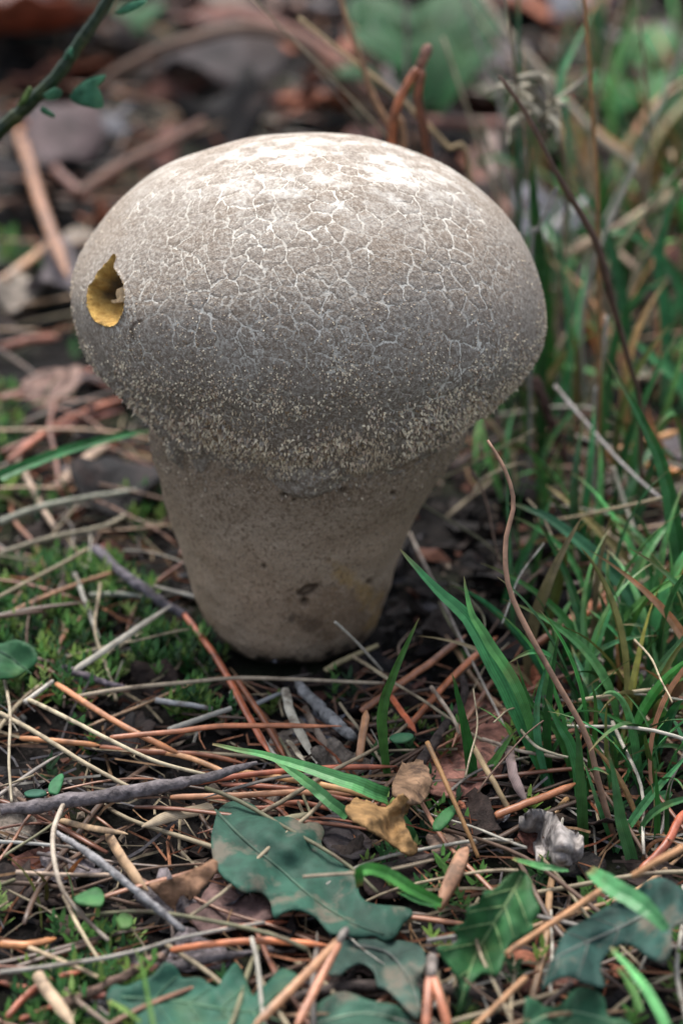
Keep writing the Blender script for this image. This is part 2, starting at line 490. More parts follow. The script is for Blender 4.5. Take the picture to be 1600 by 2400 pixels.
    cap = link('cap', mesh('cap', Pw, f[~fin], mat, True, {**fields, 'pale': pale_highlight, 'low': low.ravel(), 'bruise': bruise}), root,
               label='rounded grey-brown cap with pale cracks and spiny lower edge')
    # the torn hole: the same patch of skin sunk into the flesh
    fc = f[fin]; used = np.unique(fc); re = np.full(len(flat), -1); re[used] = np.arange(len(used))
    dI = np.where(inside[used], dist_line(px[used], HOLE), 0)
    depth = .0042*smooth(dI, 0, 17)+.0014*smooth(dI, 0, 3.2)
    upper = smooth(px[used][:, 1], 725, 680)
    Pc = Pw[used]-Nw[used]*(depth*(1+.3*upper)+fbm(flat[used], 500, 7, 3)*.0003*(dI > 0))[:, None]
    link('cavity', mesh('cavity', Pc, re[fc], cavity_mat(), True, {'hollow_shade': np.clip(upper*smooth(dI, 0, 6), 0, 1)*.95}), cap, label='hollow of ochre-yellow flesh behind the torn skin')
    flap = [(150+x/5.227, 550+y/5.227) for x, y in [(515,625),(590,590),(660,575),(700,655),(760,690),(765,770),(690,790),(600,800),(520,815),(450,825),(440,785),(515,765),(505,690)]]
    fv, ff = cdt(flap, 2.2)
    fp = []
    src = np.where(nb)[0]
    for q in fv:
        dd = np.hypot(*(px[src]-q).T); o = np.argsort(dd)[:6]; w = 1/(dd[o]+.3)
        fp.append(((Pw[src[o]]-Nw[src[o]]*(.0001+.38*float(.0042*smooth(dist_line(q[None], HOLE)[0], 0, 17)+.0014*smooth(dist_line(q[None], HOLE)[0], 0, 3.2))))*w[:, None]).sum(0)/w.sum())
    fp = np.array(fp)
    link('skin_flap', thick(fp, ff, .0002, M_FLAP, 'skin_flap', off=(0, .8, .2)), cap, color=(.30, .215, .125), label='pale scrap of papery skin across the hole')
    # spines: too many and too small to pick apart
    r = np.random.default_rng(3)
    zz = zl.ravel(); wt = (smooth(zz, .080, .050)**1.4*.9+.06*smooth(zz, .088, .07)+.5*np.exp(-((zz-.0485)/.0025)**2))
    clump = np.clip(.55+fbm(flat, 170, 14, 3)*.9, .05, 1.6)
    rad = np.hypot(flat[:, 0], flat[:, 1])
    dth = np.gradient(th, axis=1).ravel() if False else None
    area = rad*(.62+1.9*(((th.ravel()+math.pi/2)/math.pi+1) % 2-1)**4*.5)
    wt = wt*clump*area*(~inside)*(s.repeat(nt_) < .93)
    big = np.exp(-((zz-.0468)/.0046)**2)*np.clip(fbm(flat, 110, 24, 3)+.25, 0, 1)**1.5*area*(~inside)
    pick = np.r_[r.choice(len(flat), 17000, p=wt/wt.sum()), r.choice(len(flat), 2600, p=big/big.sum())]; isbig = np.arange(len(pick)) >= 17000
    base = Pw[pick]; nn = Nw[pick]; lowp = low.ravel()[pick]
    down = np.array([0, 0, -1.]); up = np.array([0, 0, 1.])
    ax = nn + down*(.15+.35*lowp)[:, None] + r.normal(0, .45, (len(pick), 3)); ax /= np.linalg.norm(ax, axis=1, keepdims=True)
    edge = np.exp(-((zz[pick]-.0485)/.0035)**2)
    L = (.00020+.00018*lowp+.00050*edge*r.random(len(pick))**2)*r.uniform(.6, 1.5, len(pick))
    W = (.00013+.00009*lowp+.00008*edge)*r.uniform(.7, 1.5, len(pick))
    L = np.where(isbig, r.uniform(.0003, .0008, len(pick)), L); W = np.where(isbig, r.uniform(.00012, .00024, len(pick)), W*1.1)
    e1 = np.cross(ax, r.normal(size=(len(pick), 3))); e1 /= np.linalg.norm(e1, axis=1, keepdims=True); e2 = np.cross(ax, e1)
    b0 = base-nn*.00008
    v = np.stack([b0+e1*W[:, None], b0+e2*W[:, None], b0-e1*W[:, None], b0-e2*W[:, None], base+ax*L[:, None]+e1*(L*r.normal(0, .3, len(pick)))[:, None]], 1)
    o = np.arange(len(pick))[:, None]*5
    ff = np.concatenate([o+np.array(q) for q in ((0, 1, 4), (1, 2, 4), (2, 3, 4), (3, 0, 4))])
    pal = np.array([(.74, .63, .46), (.50, .38, .28), (.30, .24, .18), (.20, .155, .12), (.25, .17, .10), (.38, .33, .28)])
    lip_shade = smooth(zz[pick], .0395, .0440)[:, None]*.75+.25  # spines under the lip coloured darker, as painted crease shade
    cc = lip_shade*pal[r.choice(6, len(pick), p=(.34, .18, .14, .13, .08, .13))]*r.uniform(.8, 1.2, (len(pick), 1))
    cc[isbig] = np.array([(.66, .54, .38), (.48, .37, .25)])[r.integers(0, 2, isbig.sum())]*r.uniform(.75, 1.1, (isbig.sum(), 1))
    link('spines', mesh('spines', v.reshape(-1, 3), ff, M_SPINE, False, col=np.repeat(cc, 5, 0)), cap, kind='stuff', label='fine cream and brown spines over the lower cap')
    # stem
    P, f, th, s = revolve(STEMP, 240, 620)
    N = grid_normals(P)
    N[0] = N[1]
    fold = smooth(P[..., 2], .030, .040)*np.sin(th*26+5*fbm(P, 60, 19, 2))*.00028
    P = P + N*(fbm(P, 60, 15, 3)*.0006+fbm(P, 22, 16, 2)*.0009+fbm(P, 260, 18, 3)*.00022+fold)[..., None]
    Pw = P.reshape(-1, 3)@LOC2W; Nw = N.reshape(-1, 3)@LOC2W; px = topx(Pw); flat = P.reshape(-1, 3)
    front = ((Nw*(Pw-CAM)).sum(1) < 0).astype(float)
    jit = fbm(flat, 400, 17, 3)
    pit = np.zeros(len(flat)); bru = np.zeros(len(flat))
    for x, y, rx, ry, dep in ((666, 1162, 10, 8, .0008), (803, 1151, 11, 9, .0007), (923, 1158, 8, 6, .0006), (618, 1328, 6, 6, .0005), (714, 1412, 10, 9, .0012), (865, 1365, 7, 6, .0005), (690, 1172, 5, 4, .0004)):
        g = np.exp(-(((px[:, 0]-x)/rx)**2+((px[:, 1]-y)/ry)**2)**1.3)*front
        pit += dep*g; bru = np.maximum(bru, .9*g)
    scr = [(700, 1392), (718, 1378), (742, 1374), (732, 1386), (712, 1396)]
    dl = dist_line(px, scr); g = ((1-smooth(dl, 2, 9))*front); pit += .0005*g; bru = np.maximum(bru, .85*g)
    dl = np.hypot((px[:, 0]-735)/34, (px[:, 1]-1468)/24); bru = np.maximum(bru, .55*(1-smooth(dl+.4*jit, .2, 1.3))*front)
    brown = np.clip(1-smooth(np.hypot((px[:, 0]-800)/150, (px[:, 1]-1435)/85)+.3*jit, .4, 1.25), 0, 1)*front*.75
    ochre = np.maximum((1-smooth(dist_line(px, [(790, 1345), (835, 1365), (870, 1410), (885, 1460)], False)+16*jit, 6, 34))*.62*front, 0)
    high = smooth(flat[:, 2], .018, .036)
    Pw = Pw-Nw*pit[:, None]
    wt = np.exp(-(np.maximum(.0385-flat[:, 2], 0)/.0032)**2)*(flat[:, 2] < .041)*(.4+np.clip(fbm(flat, 140, 25, 3), 0, 1))
    pk = r.choice(len(flat), 2600, p=wt/wt.sum()); n_ = len(pk)
    ax = Nw[pk]+np.array([0, 0, -.3])+r.normal(0, .35, (n_, 3)); ax /= np.linalg.norm(ax, axis=1, keepdims=True)
    e1 = np.cross(ax, r.normal(size=(n_, 3))); e1 /= np.linalg.norm(e1, axis=1, keepdims=True); e2 = np.cross(ax, e1)
    W = r.uniform(.0001, .00024, n_)[:, None]; L = r.uniform(.0002, .0006, n_)[:, None]; b0 = Pw[pk]-Nw[pk]*.00008
    v = np.stack([b0+e1*W, b0+e2*W, b0-e1*W, b0-e2*W, b0+ax*L], 1)
    ff = np.concatenate([np.arange(n_)[:, None]*5+np.array(q) for q in ((0, 1, 4), (1, 2, 4), (2, 3, 4), (3, 0, 4))])
    cc = pal[r.choice(6, n_, p=(.08, .14, .22, .30, .16, .10))]*r.uniform(.6, 1.1, (n_, 1))
    stem_spines = mesh('spines', v.reshape(-1, 3), ff, M_SPINE, False, col=np.repeat(cc, 5, 0))
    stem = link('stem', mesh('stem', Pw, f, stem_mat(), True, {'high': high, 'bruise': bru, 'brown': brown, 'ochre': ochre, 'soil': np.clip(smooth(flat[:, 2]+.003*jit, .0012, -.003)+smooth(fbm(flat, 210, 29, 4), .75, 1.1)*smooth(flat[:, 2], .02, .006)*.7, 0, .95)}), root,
         label='thick beige stem with dark specks and brown bruises')
    link('spines', stem_spines, stem, kind='stuff', label='sparse brown spines on the neck under the cap')

# ------------------------------------------------------------------ sheets cut to an outline
def cdt(poly, step):
    """triangles inside a closed outline, with evenly spread inner points"""
    poly = np.asarray(poly, float)
    lo, hi = poly.min(0), poly.max(0)
    xs = np.arange(lo[0], hi[0], step); ys = np.arange(lo[1], hi[1], step*.87)
    gx, gy = np.meshgrid(xs, ys); gx = gx+(np.arange(len(ys)) % 2)[:, None]*step*.5
    g = np.stack([gx.ravel(), gy.ravel()], -1)
    g = g[in_poly(g, poly)]
    if len(g): g = g[dist_line(g, poly) > step*.45]
    pts = np.concatenate([poly, g]) if len(g) else poly
    n = len(poly)
    vo, eo, fo, *_ = delaunay_2d_cdt([Vector(p) for p in pts], [(i, (i+1) % n) for i in range(n)], [], 1, 1e-6)
    vo = np.array([(v.x, v.y) for v in vo]); fo = [tuple(q) for q in fo]
    cen = np.array([vo[list(q)].mean(0) for q in fo]); ok = in_poly(cen, poly)
    return vo, [q for q, k in zip(fo, ok) if k]

def thick(P, faces, t, mat, name, off=(0, 0, -1), attrs=None):
    """a closed sheet of thickness t"""
    P = np.asarray(P, float); n = len(P)
    Q = P+np.array(off)*t
    a = P[[q[0] for q in faces]]; b = P[[q[1] for q in faces]]; c = P[[q[2] for q in faces]]
    if (np.cross(b-a, c-a).sum(0)@np.array(off)) > 0: faces = [q[::-1] for q in faces]
    cnt = {}
    for q in faces:
        for i in range(len(q)):
            e = (q[i], q[(i+1) % len(q)]); cnt[e] = 1
    side = [(e[1], e[0], e[0]+n, e[1]+n) for e in cnt if (e[1], e[0]) not in cnt]
    fs = list(faces)+[tuple(i+n for i in q[::-1]) for q in faces]+side
    at = {k: np.r_[v, v] for k, v in (attrs or {}).items()}
    return mesh(name, np.concatenate([P, Q]), fs, mat, True, at)

M_FLAP = organic('papery skin', scale=1200, rough=.8, spec=.2, contrast=.35, bump=.4)
M_SPINE = organic('spine', 'attr', scale=2500, rough=.7, spec=.3, contrast=.3, bump=0)
build_puffball()

# ------------------------------------------------------------------ traced litter: strokes laid over or rising from the ground
LIT = .62
def C(r, g, b, k=LIT):
    f = lambda c: ((c/255+.055)/1.055)**2.4 if c > 10 else c/255/12.92
    c = np.array([f(r), f(g), f(b)]); m = c@np.array([.35, .5, .15])
    return tuple((c*.82+m*np.array([1.03, 1., .90])*.18)*k)
SALMON, ORANGE, RUST, TAN, STRAW, PALE, GREY, DGREY, BROWN = (C(200,130,88), C(204,114,58), C(156,86,52), C(196,150,104), C(196,176,140), C(205,198,182), C(140,134,136), C(92,88,94), C(124,92,74))
GRN, DGRN, LGRN, TEAL, OLIVE = C(66,158,84), C(42,120,62), C(104,184,98), C(60,132,108), C(104,132,60)

KINDS = {  # kind: name, material, section, category, samples
    'needle': ('pine_needle', M_NEEDLE, 'needle', 'pine needle'),
    'straw': ('dry_grass_stalk', M_STRAW, 'tube', 'dry stalk'),
    'strip': ('dry_grass_leaf', M_STRAW, 'flat', 'dry grass'),
    'twig': ('twig', M_TWIG, 'tube', 'twig'),
    'blade': ('grass_blade', M_BLADE, 'blade', 'grass'),  # one single grass blade per object
    'stalk': ('grass_stalk', M_BLADE, 'tube', 'grass stalk'),
}
def taper(kind, n, tipw=None):
    t = np.linspace(0, 1, n)
    if kind == 'blade': return np.minimum(1, .55+1.6*t)*np.clip((1-t)/.55, 0, 1)**.8*.97+.03
    if kind == 'needle': return np.minimum(1, .7+5*t)*np.clip((1-t)/.16, .12, 1)**.7
    if kind == 'stalk': return 1-.45*t
    if kind == 'twig': return 1-.35*t
    if kind == 'strip': return np.clip(t/.05, .6, 1)*np.clip((1-t)/.3, .1, 1)**.7
    return 1-.25*t

def points_of(pts, h=4., base=None, lean=0., n=26, root=True):
    """ground strokes: every point h mm over the ground; rising strokes (base given): a plane through the base, leaning by `lean` metres"""
    if base is None:
        Q = np.array([G(p[0], p[1], (p[2] if len(p) > 2 else h)/1000) for p in pts])
    else:
        b = G(*base, -.001); px = np.array([p[:2] for p in pts], float)
        s = np.r_[0, np.cumsum(np.hypot(*np.diff(px, axis=0).T))]; s /= s[-1]
        Q = np.array([V(p[0], p[1], b[1]+lean*q**1.3) for p, q in zip(px, s)])
        if not root: pass
        elif np.hypot(*(px[0]-base)) > 8: Q = np.r_[b[None], Q]
        else: Q[0] = b
    return catmull(Q, n)

JIT = np.random.default_rng(11)
def stroke(kind, pts, w, col, label, h=4., base=None, lean=0., face=None, twist=0., group=None, parent=None, name=None, tap=None):
    nm, mat, sec, cat = KINDS[kind]
    P = points_of(pts, h, base, lean)
    n = len(P)
    wob = np.cumsum(JIT.normal(0, 1, (n, 3)), axis=0); wob -= np.linspace(0, 1, n)[:, None]*wob[-1]
    wm = mm(P[n//2], w)*{'needle': .80, 'straw': .85, 'strip': .9}.get(kind, 1)
    P = P+wob*wm*(.05 if kind == 'twig' else .022)
    W = wm*(taper(kind, n) if tap is None else np.interp(np.linspace(0, 1, n), np.linspace(0, 1, len(tap)), tap))
    if kind == 'twig': W = W*(1+.10*JIT.normal(0, 1, n))
    if face is None:
        face = np.array([JIT.normal(0, .35), -.6+JIT.normal(0, .2), .8])
    o0 = P[0] if parent is None else np.zeros(3)
    if kind == 'blade': col = np.array(col)*np.array([JIT.uniform(.75, 1.6), JIT.uniform(.9, 1.1), JIT.uniform(.7, 1.1)])
    v, f, ac, al = sweep(P-o0, W, sec, face, twist)
    me = mesh(nm, v, f, mat, sec != 'blade', {'across': ac, 'along': al})
    c = np.array(col)*{'needle': (1.05, .98, .80), 'blade': (.94, 1.04, 1.02)}.get(kind, (1, 1, 1))*JIT.uniform(.88, 1.12)*(1.65 if kind == 'blade' else 1.18)
    if parent is None:
        return link(nm, me, None, o0, c, label, cat, group)
    return link(name or nm, me, parent, None, c, label)

def g(*a, **k): return stroke(*a, **k)

# --- pine needles traced one by one around the foot of the puffball
for pts, w, c, h, lb in [
    ([(432,1440,5),(520,1560,6),(585,1680,7),(632,1765,5)], 21, C(205,104,66), 6, 'bright orange pine needle running from the puffball foot to the needle pile'),
    ([(548,1585,5),(610,1675,6),(668,1775,4)], 19, RUST, 5, 'rusty pine needle close beside the bright orange one'),
    ([(132,1602,5),(240,1672,7),(340,1728,7),(425,1768,5)], 19, SALMON, 6, 'salmon pine needle slanting from the green leaf to the needle pile'),
    ([(258,1728,9),(400,1716,9),(540,1700,9),(800,1702,7)], 17, C(202,120,82), 9, 'long salmon pine needle lying level across the orange needles'),
    ([(48,1730,5),(150,1738,6),(235,1747,5)], 17, C(206,136,88), 5, 'short tan-orange pine needle at the head of the grey twig'),
    ([(235,1750,3),(330,1762,4),(470,1768,5),(575,1790,4)], 16, RUST, 4, 'red-brown pine needle under the pale crossing stalk'),
    ([(350,1758,4),(450,1778,5),(560,1825,4)], 17, C(206,150,108), 5, 'peach pine needle sloping down to the grey twig end'),
    ([(400,1868,3),(560,1862,4),(700,1858,4),(860,1862,3)], 19, C(200,140,108), 4, 'pale salmon pine needle above the large lobed leaf'),
    ([(430,1840,3),(600,1812,5),(760,1800,6),(930,1796,4)], 18, C(190,98,70), 5, 'rust-orange pine needle under the lying green blade'),
    ([(560,1808,4),(700,1830,5),(840,1858,5),(910,1880,4)], 19, C(212,158,104), 5, 'peach-yellow pine needle along the lower edge of lying green blade'),
    ([(520,1838,3),(660,1845,4),(820,1875,3),(930,1895,2)], 17, C(160,88,66), 3, 'dark rust pine needle beneath the lying green blade'),
    ([(480,1870,2),(600,1895,3),(700,1880,3),(800,1905,2)], 16, C(180,104,78), 2, 'brown-red pine needle touching the top of the lobed leaf'),
    ([(845,1668,5),(930,1606,8),(1010,1550,9),(1092,1488,8)], 22, C(186,118,88), 8, 'thick pink-brown pine needle pointing from puffball foot into the grass'),
    ([(955,1705,4),(1040,1610,8),(1110,1540,9),(1165,1492,6)], 20, C(206,114,68), 8, 'salmon-orange pine needle between the two tall blades'),
    ([(912,1628,6),(975,1718,4)], 18, C(222,104,56), 5, 'short bright orange needle behind the upright bent blade'),
    ([(842,1785,3),(848,1725,5),(858,1665,7)], 24, C(186,132,96), 5, 'short broad tan needle standing against the pink-brown needle'),
    ([(1160,1912,5),(1240,1880,6),(1350,1836,6)], 24, C(206,126,84), 6, 'broad orange needle lying above the grey wood chip'),
    ([(1240,1520,4),(1330,1460,6),(1440,1400,6)], 22, C(186,104,68), 6, 'red-brown needle lying behind the pink dry stalk'),
    ([(1290,1480,3),(1380,1420,4),(1500,1330,5)], 22, C(190,116,80), 5, 'salmon needle crossing behind the tall right blades'),
    ([(1330,1870,3),(1300,1905,4)], 18, C(196,152,108), 5, 'stubby tan needle beside the grey wood chip'),
    ([(400,2226,5),(480,2214,6),(620,2204,7),(775,2216,6)], 21, C(212,118,70), 6, 'orange pine needle lying level below the lobed leaf'),
    ([(0,2212,5),(60,2214,5),(132,2198,4)], 24, C(212,138,84), 5, 'short orange-tan needle at the end of the curved pale stalk'),
    ([(16,2385,4),(90,2312,5),(195,2275,5)], 20, C(186,92,62), 5, 'red pine needle rising beside the broad tan straw'),
    ([(45,2390,3),(150,2350,4),(260,2322,4)], 18, C(196,98,66), 4, 'orange-red pine needle passing under the broad tan straw'),
    ([(150,2345,3),(270,2330,4),(400,2322,3)], 17, C(160,78,64), 3, 'crimson-brown pine needle touching the toothed leaf'),
    ([(0,2302,2),(90,2318,3),(170,2322,3)], 17, C(160,88,68), 3, 'dull red needle lying behind the broad tan straw'),
    ([(470,2190,3),(560,2170,4),(680,2160,3)], 14, C(190,98,66), 3, 'thin orange needle tucked under the lobed leaf edge'),
    ([(1500,2040,5),(1560,1980,7),(1600,1900,8)], 26, C(196,92,58), 7, 'rust-red needle standing among the low right blades'),
    ([(1420,1062,14),(1500,1040,15),(1590,1010,16)], 22, C(226,160,96), 15, 'orange-yellow needle held up by pale straws'),
    ([(1440,1078,12),(1530,1092,12),(1605,1112,12)], 20, C(222,140,68), 12, 'bright orange needle below the orange-yellow one'),
    ([(0,935,6),(100,905,6),(230,860,5)], 22, C(160,84,64), 6, 'red needle bundle behind the thin green blade, left side'),
    ([(20,1080,5),(150,985,6),(300,930,5)], 24, C(166,90,64), 6, 'brick red needle lying toward the puffball cap'),
    ([(0,1060,4),(130,1010,5),(290,960,4)], 18, C(160,80,66), 5, 'dark red needle under the brick red one'),
    ([(0,815,4),(60,800,4),(140,790,4)], 26, C(170,96,78), 4, 'blurred reddish needle beside the dark seed')]:
    g('needle', pts, w, c, lb, h=h)

# --- dry stalks and straws
for kind, pts, w, c, h, lb in [
    ('straw', [(0,1672,8),(90,1722,8),(200,1790,8),(330,1858,6)], 15, STRAW, 8, 'long straw stalk slanting from the left down to the grey twig'),
    ('straw', [(68,1640,9),(170,1690,10),(260,1735,11),(370,1785,10),(492,1818,8)], 14, C(214,196,158), 10, 'cream straw stalk laid over the salmon needles'),
    ('strip', [(175,1572,6),(290,1495,9),(402,1418,7)], 17, C(208,200,182), 8, 'pale flat straw pointing at the puffball foot'),
    ('straw', [(190,1566,3),(260,1528,4),(335,1482,4)], 12, C(196,180,150), 4, 'short cream straw tucked under the pale flat straw'),
    ('straw', [(58,1646,7),(125,1596,8)], 16, C(208,200,186), 8, 'short whitish straw beside the green leaf'),
    ('straw', [(185,1632,6),(300,1612,7),(420,1600,7),(560,1588,8),(700,1592,8),(900,1602,7)], 13, C(200,178,148), 8, 'long pale stalk lying level in front of the puffball foot'),
    ('straw', [(12,1595,6),(24,1670,8),(22,1780,8),(28,1880,6)], 10, C(196,180,150), 8, 'thin straw crossing the slanting straw ends'),
    ('straw', [(762,1572,5),(812,1545,7),(885,1512,8)], 18, C(196,176,124), 7, 'short yellow straw leaning on the puffball foot'),
    ('straw', [(785,1458,20),(840,1510,14),(895,1572,7)], 9, C(196,186,170), 10, 'thin pale stem leaning against the puffball stem'),
    ('straw', [(826,1538,8),(870,1565,8),(925,1600,7)], 11, C(190,168,128), 8, 'short tan straw next to the yellow one'),
    ('strip', [(668,1612,5),(690,1690,5),(742,1790,3)], 24, C(206,198,176), 5, 'whitish dry leaf strip standing toward the level stalk'),
    ('strip', [(712,1655,3),(740,1710,4),(790,1790,3)], 20, C(146,128,112), 3, 'brown dry strip beside the whitish one'),
    ('strip', [(675,1735,4),(715,1785,4)], 18, C(206,192,162), 4, 'small cream strip below the salmon needle'),
    ('straw', [(365,1640,5),(430,1650,5),(498,1662,4)], 18, C(176,176,176), 5, 'short grey-white stalk between moss and needles'),
    ('straw', [(396,1712,4),(460,1690,5),(542,1660,6)], 20, C(176,172,160), 5, 'thick short grey straw touching the grey-white stalk'),
    ('straw', [(600,1650,3),(640,1632,4),(668,1622,4)], 14, C(186,188,190), 4, 'stub of pale stem behind the orange needle'),
    ('strip', [(500,1890,5),(420,1908,6),(332,1938,5)], 30, C(196,172,138), 6, 'broad beige straw left of the lobed leaf'),
    ('strip', [(140,1922,5),(215,1940,6),(300,1955,6)], 17, C(196,160,116), 6, 'tan straw with orange end below the grey twig'),
    ('strip', [(252,1950,5),(300,2030,6),(348,2088,5)], 28, C(190,152,112), 6, 'flat tan straw beside the dry curled leaf'),
    ('straw', [(152,1878,9),(126,1945,10),(128,2020,10),(150,2090,9),(200,2150,7),(255,2205,5)], 16, C(198,182,162), 9, 'curved pale stalk bending down from the grey twig'),
    ('straw', [(150,2100,7),(190,2180,7),(240,2258,6)], 13, C(200,178,140), 7, 'cream stalk continuing below the curved pale stalk'),
    ('straw', [(0,1972,6),(90,1978,6),(175,1986,6)], 12, C(180,178,172), 6, 'thin grey straw level with the moss tuft'),
    ('straw', [(38,2045,7),(150,2050,7),(275,2050,7)], 14, C(200,170,146), 7, 'pinkish straw lying level through the moss'),
    ('straw', [(70,2222,6),(140,2250,7),(230,2290,6)], 15, C(206,178,138), 6, 'cream straw crossing the thin grey-white stem'),
    ('strip', [(85,2280,8),(125,2340,8),(172,2405,8)], 32, C(206,174,138), 8, 'broad tan straw rising from the red needles'),
    ('straw', [(150,2318,4),(200,2360,5),(260,2405,5)], 18, C(150,128,112), 5, 'brown stalk between the broad tan straw and toothed leaf'),
    ('straw', [(0,2278,7),(120,2264,8),(230,2248,8),(330,2226,8),(440,2195,8),(620,2162,7)], 14, C(176,168,156), 8, 'long thin grey-white stem above the toothed leaf'),
    ('straw', [(710,2055,13),(800,2048,14),(900,2040,14),(1015,2015,12)], 10, C(168,148,122), 13, 'thin brown stalk lying on the lobed leaf'),
    ('strip', [(610,1938,5),(660,1925,6),(725,1905,5)], 24, C(176,166,130), 5, 'short olive-cream straw peeping over the lobed leaf'),
    ('straw', [(1000,2205,6),(1060,2195,6),(1120,2180,6)], 14, C(140,134,130), 6, 'grey stub of stalk beside the upright green leaf'),
    ('straw', [(1600,1986,22),(1540,2018,21),(1480,2052,19)], 22, C(206,144,88), 19, 'orange-tan stalk end above the purple leaf'),
    ('straw', [(1425,2076,15),(1300,2158,13),(1185,2236,11)], 21, C(208,146,92), 13, 'long orange stalk lying over the upright green leaf edge'),
    ('straw', [(1232,2293,9),(1180,2340,9),(1108,2408,8)], 20, C(208,150,98), 9, 'orange stalk end below the purple leaf'),
    ('straw', [(0,1225,8),(100,1190,9),(200,1168,9),(320,1150,6)], 20, C(176,178,158), 9, 'pale green-grey straw level with the puffball neck'),
    ('straw', [(0,1298,6),(120,1262,7),(240,1235,7),(300,1205,5)], 18, C(150,140,116), 7, 'olive-brown straw under the pale green-grey one'),
    ('strip', [(130,1145,5),(190,1085,7),(258,1038,7)], 30, C(186,154,128), 7, 'pinkish dry strip behind the thin green blade'),
    ('straw', [(40,1080,4),(90,1170,5),(130,1240,5)], 20, C(186,158,134), 5, 'tan straw slanting down beside the pinkish strip'),
    ('straw', [(0,1450,5),(100,1402,6),(200,1362,6),(290,1335,5)], 16, C(186,134,98), 6, 'tan-orange straw in the moss beside the puffball'),
    ('straw', [(175,1345,6),(205,1420,6),(232,1500,5)], 16, C(168,164,152), 6, 'grey-white stem standing in the moss'),
    ('straw', [(210,1395,4),(280,1392,4),(340,1400,4)], 16, C(170,176,160), 4, 'pale green stub lying level in the moss'),
    ('straw', [(90,2000,4),(140,2010,5),(210,2040,4)], 12, C(130,118,116), 4, 'thin dark straw under the curved stalk'),
    ('straw', [(1300,905,30),(1380,1000,26),(1470,1100,22),(1600,1212,18)], 11, C(176,168,166), 24, 'long thin grey stem slanting through the right grass'),
    ('straw', [(1382,1068,20),(1368,1140,14),(1350,1212,8)], 12, C(206,186,146), 14, 'short cream stem hanging below the orange-yellow needle'),
    ('straw', [(1435,1095,18),(1462,1180,12),(1484,1255,8),(1470,1335,4)], 13, C(186,180,162), 12, 'bent pale stem below the orange needles'),
    ('straw', [(1350,1200,10),(1430,1255,9),(1520,1315,8)], 11, C(190,166,136), 9, 'thin tan stem crossing the bent pale stem'),
    ('straw', [(1290,1370,6),(1370,1365,6),(1450,1355,6)], 10, C(180,158,150), 6, 'thin pinkish stem level above the short blades'),
    ('straw', [(1210,1700,10),(1260,1752,9),(1330,1775,8)], 10, C(190,180,150), 9, 'thin cream stem behind the pink dry stalk'),
    ('straw', [(1130,1732,6),(1220,1760,7),(1320,1775,6)], 12, C(190,170,150), 7, 'level beige stem under the tall blade'),
    ('strip', [(1192,1750,7),(1205,1820,6),(1235,1880,4)], 26, C(178,150,146), 6, 'pinkish-grey dry strip above the broad orange needle'),
    ('straw', [(1085,1715,8),(1150,1820,8),(1190,1895,5)], 20, C(176,148,104), 8, 'ochre stem leaning beside the pinkish-grey strip'),
    ('straw', [(960,1250,5),(1060,1460,10),(1110,1560,9),(1180,1700,7)], 10, C(176,164,150), 8, 'thin grey stem passing behind the tallest blade'),
    ('straw', [(1010,1610,9),(1060,1680,9),(1075,1720,7)], 12, C(200,176,152), 9, 'short beige stem over the pink leaf'),
    ('straw', [(1000,1740,14),(1050,1850,11),(1090,1940,8),(1120,2010,5)], 15, C(160,112,56), 10, 'golden brown stem rising above the pink leaf')]:
    g(kind, pts, w, c, lb, h=h)

# --- twigs
for pts, w, c, h, lb, tp in [
    ([(0,1900,8),(110,1886,9),(240,1868,9),(400,1838,10),(500,1815,10),(602,1788,9)], 34, C(112,104,106), 9, 'dark grey twig lying below the straw stalks', [.8,1,1.15,.9,.7,.35]),
    ([(128,1948,9),(200,1990,10),(280,2050,11),(350,2110,9),(432,2182,6)], 18, C(142,140,142), 9, 'thin grey twig with dark knot beside the curled leaf', [.8,.9,1.2,1,1,.8]),
    ([(518,1488,2),(580,1516,3),(648,1548,3)], 20, C(128,128,138), 3, 'short blue-grey twig against the puffball foot', None),
    ([(700,1598,4),(760,1665,5),(832,1732,4)], 30, C(138,138,138), 4, 'thick short blue-grey twig in front of the puffball', [.6,.9,1,1,.6]),
    ([(222,1285,6),(300,1350,7),(380,1410,6),(440,1448,4)], 26, C(112,106,114), 6, 'purple-grey twig running to the puffball foot', [.9,1,.9,.8]),
    ([(400,2270,3),(500,2245,4),(640,2225,3)], 26, C(110,102,104), 3, 'dark grey twig under the level orange needle', None),
    ([(140,2360,4),(300,2275,5),(380,2240,4)], 30, C(130,104,90), 4, 'brown twig between toothed leaf and grey-white stem', None),
    ([(1250,890,24),(1285,980,16),(1322,1078,6)], 30, C(92,68,60), 10, 'dark brown twig leaning beneath the right edge of the cap', None),
    ([(150,1565,4),(210,1590,4),(290,1612,4)], 20, C(110,100,108), 4, 'dark mauve twig by the green leaf edge', None)]:
    g('twig', pts, w, c, lb, h=h, tap=tp)

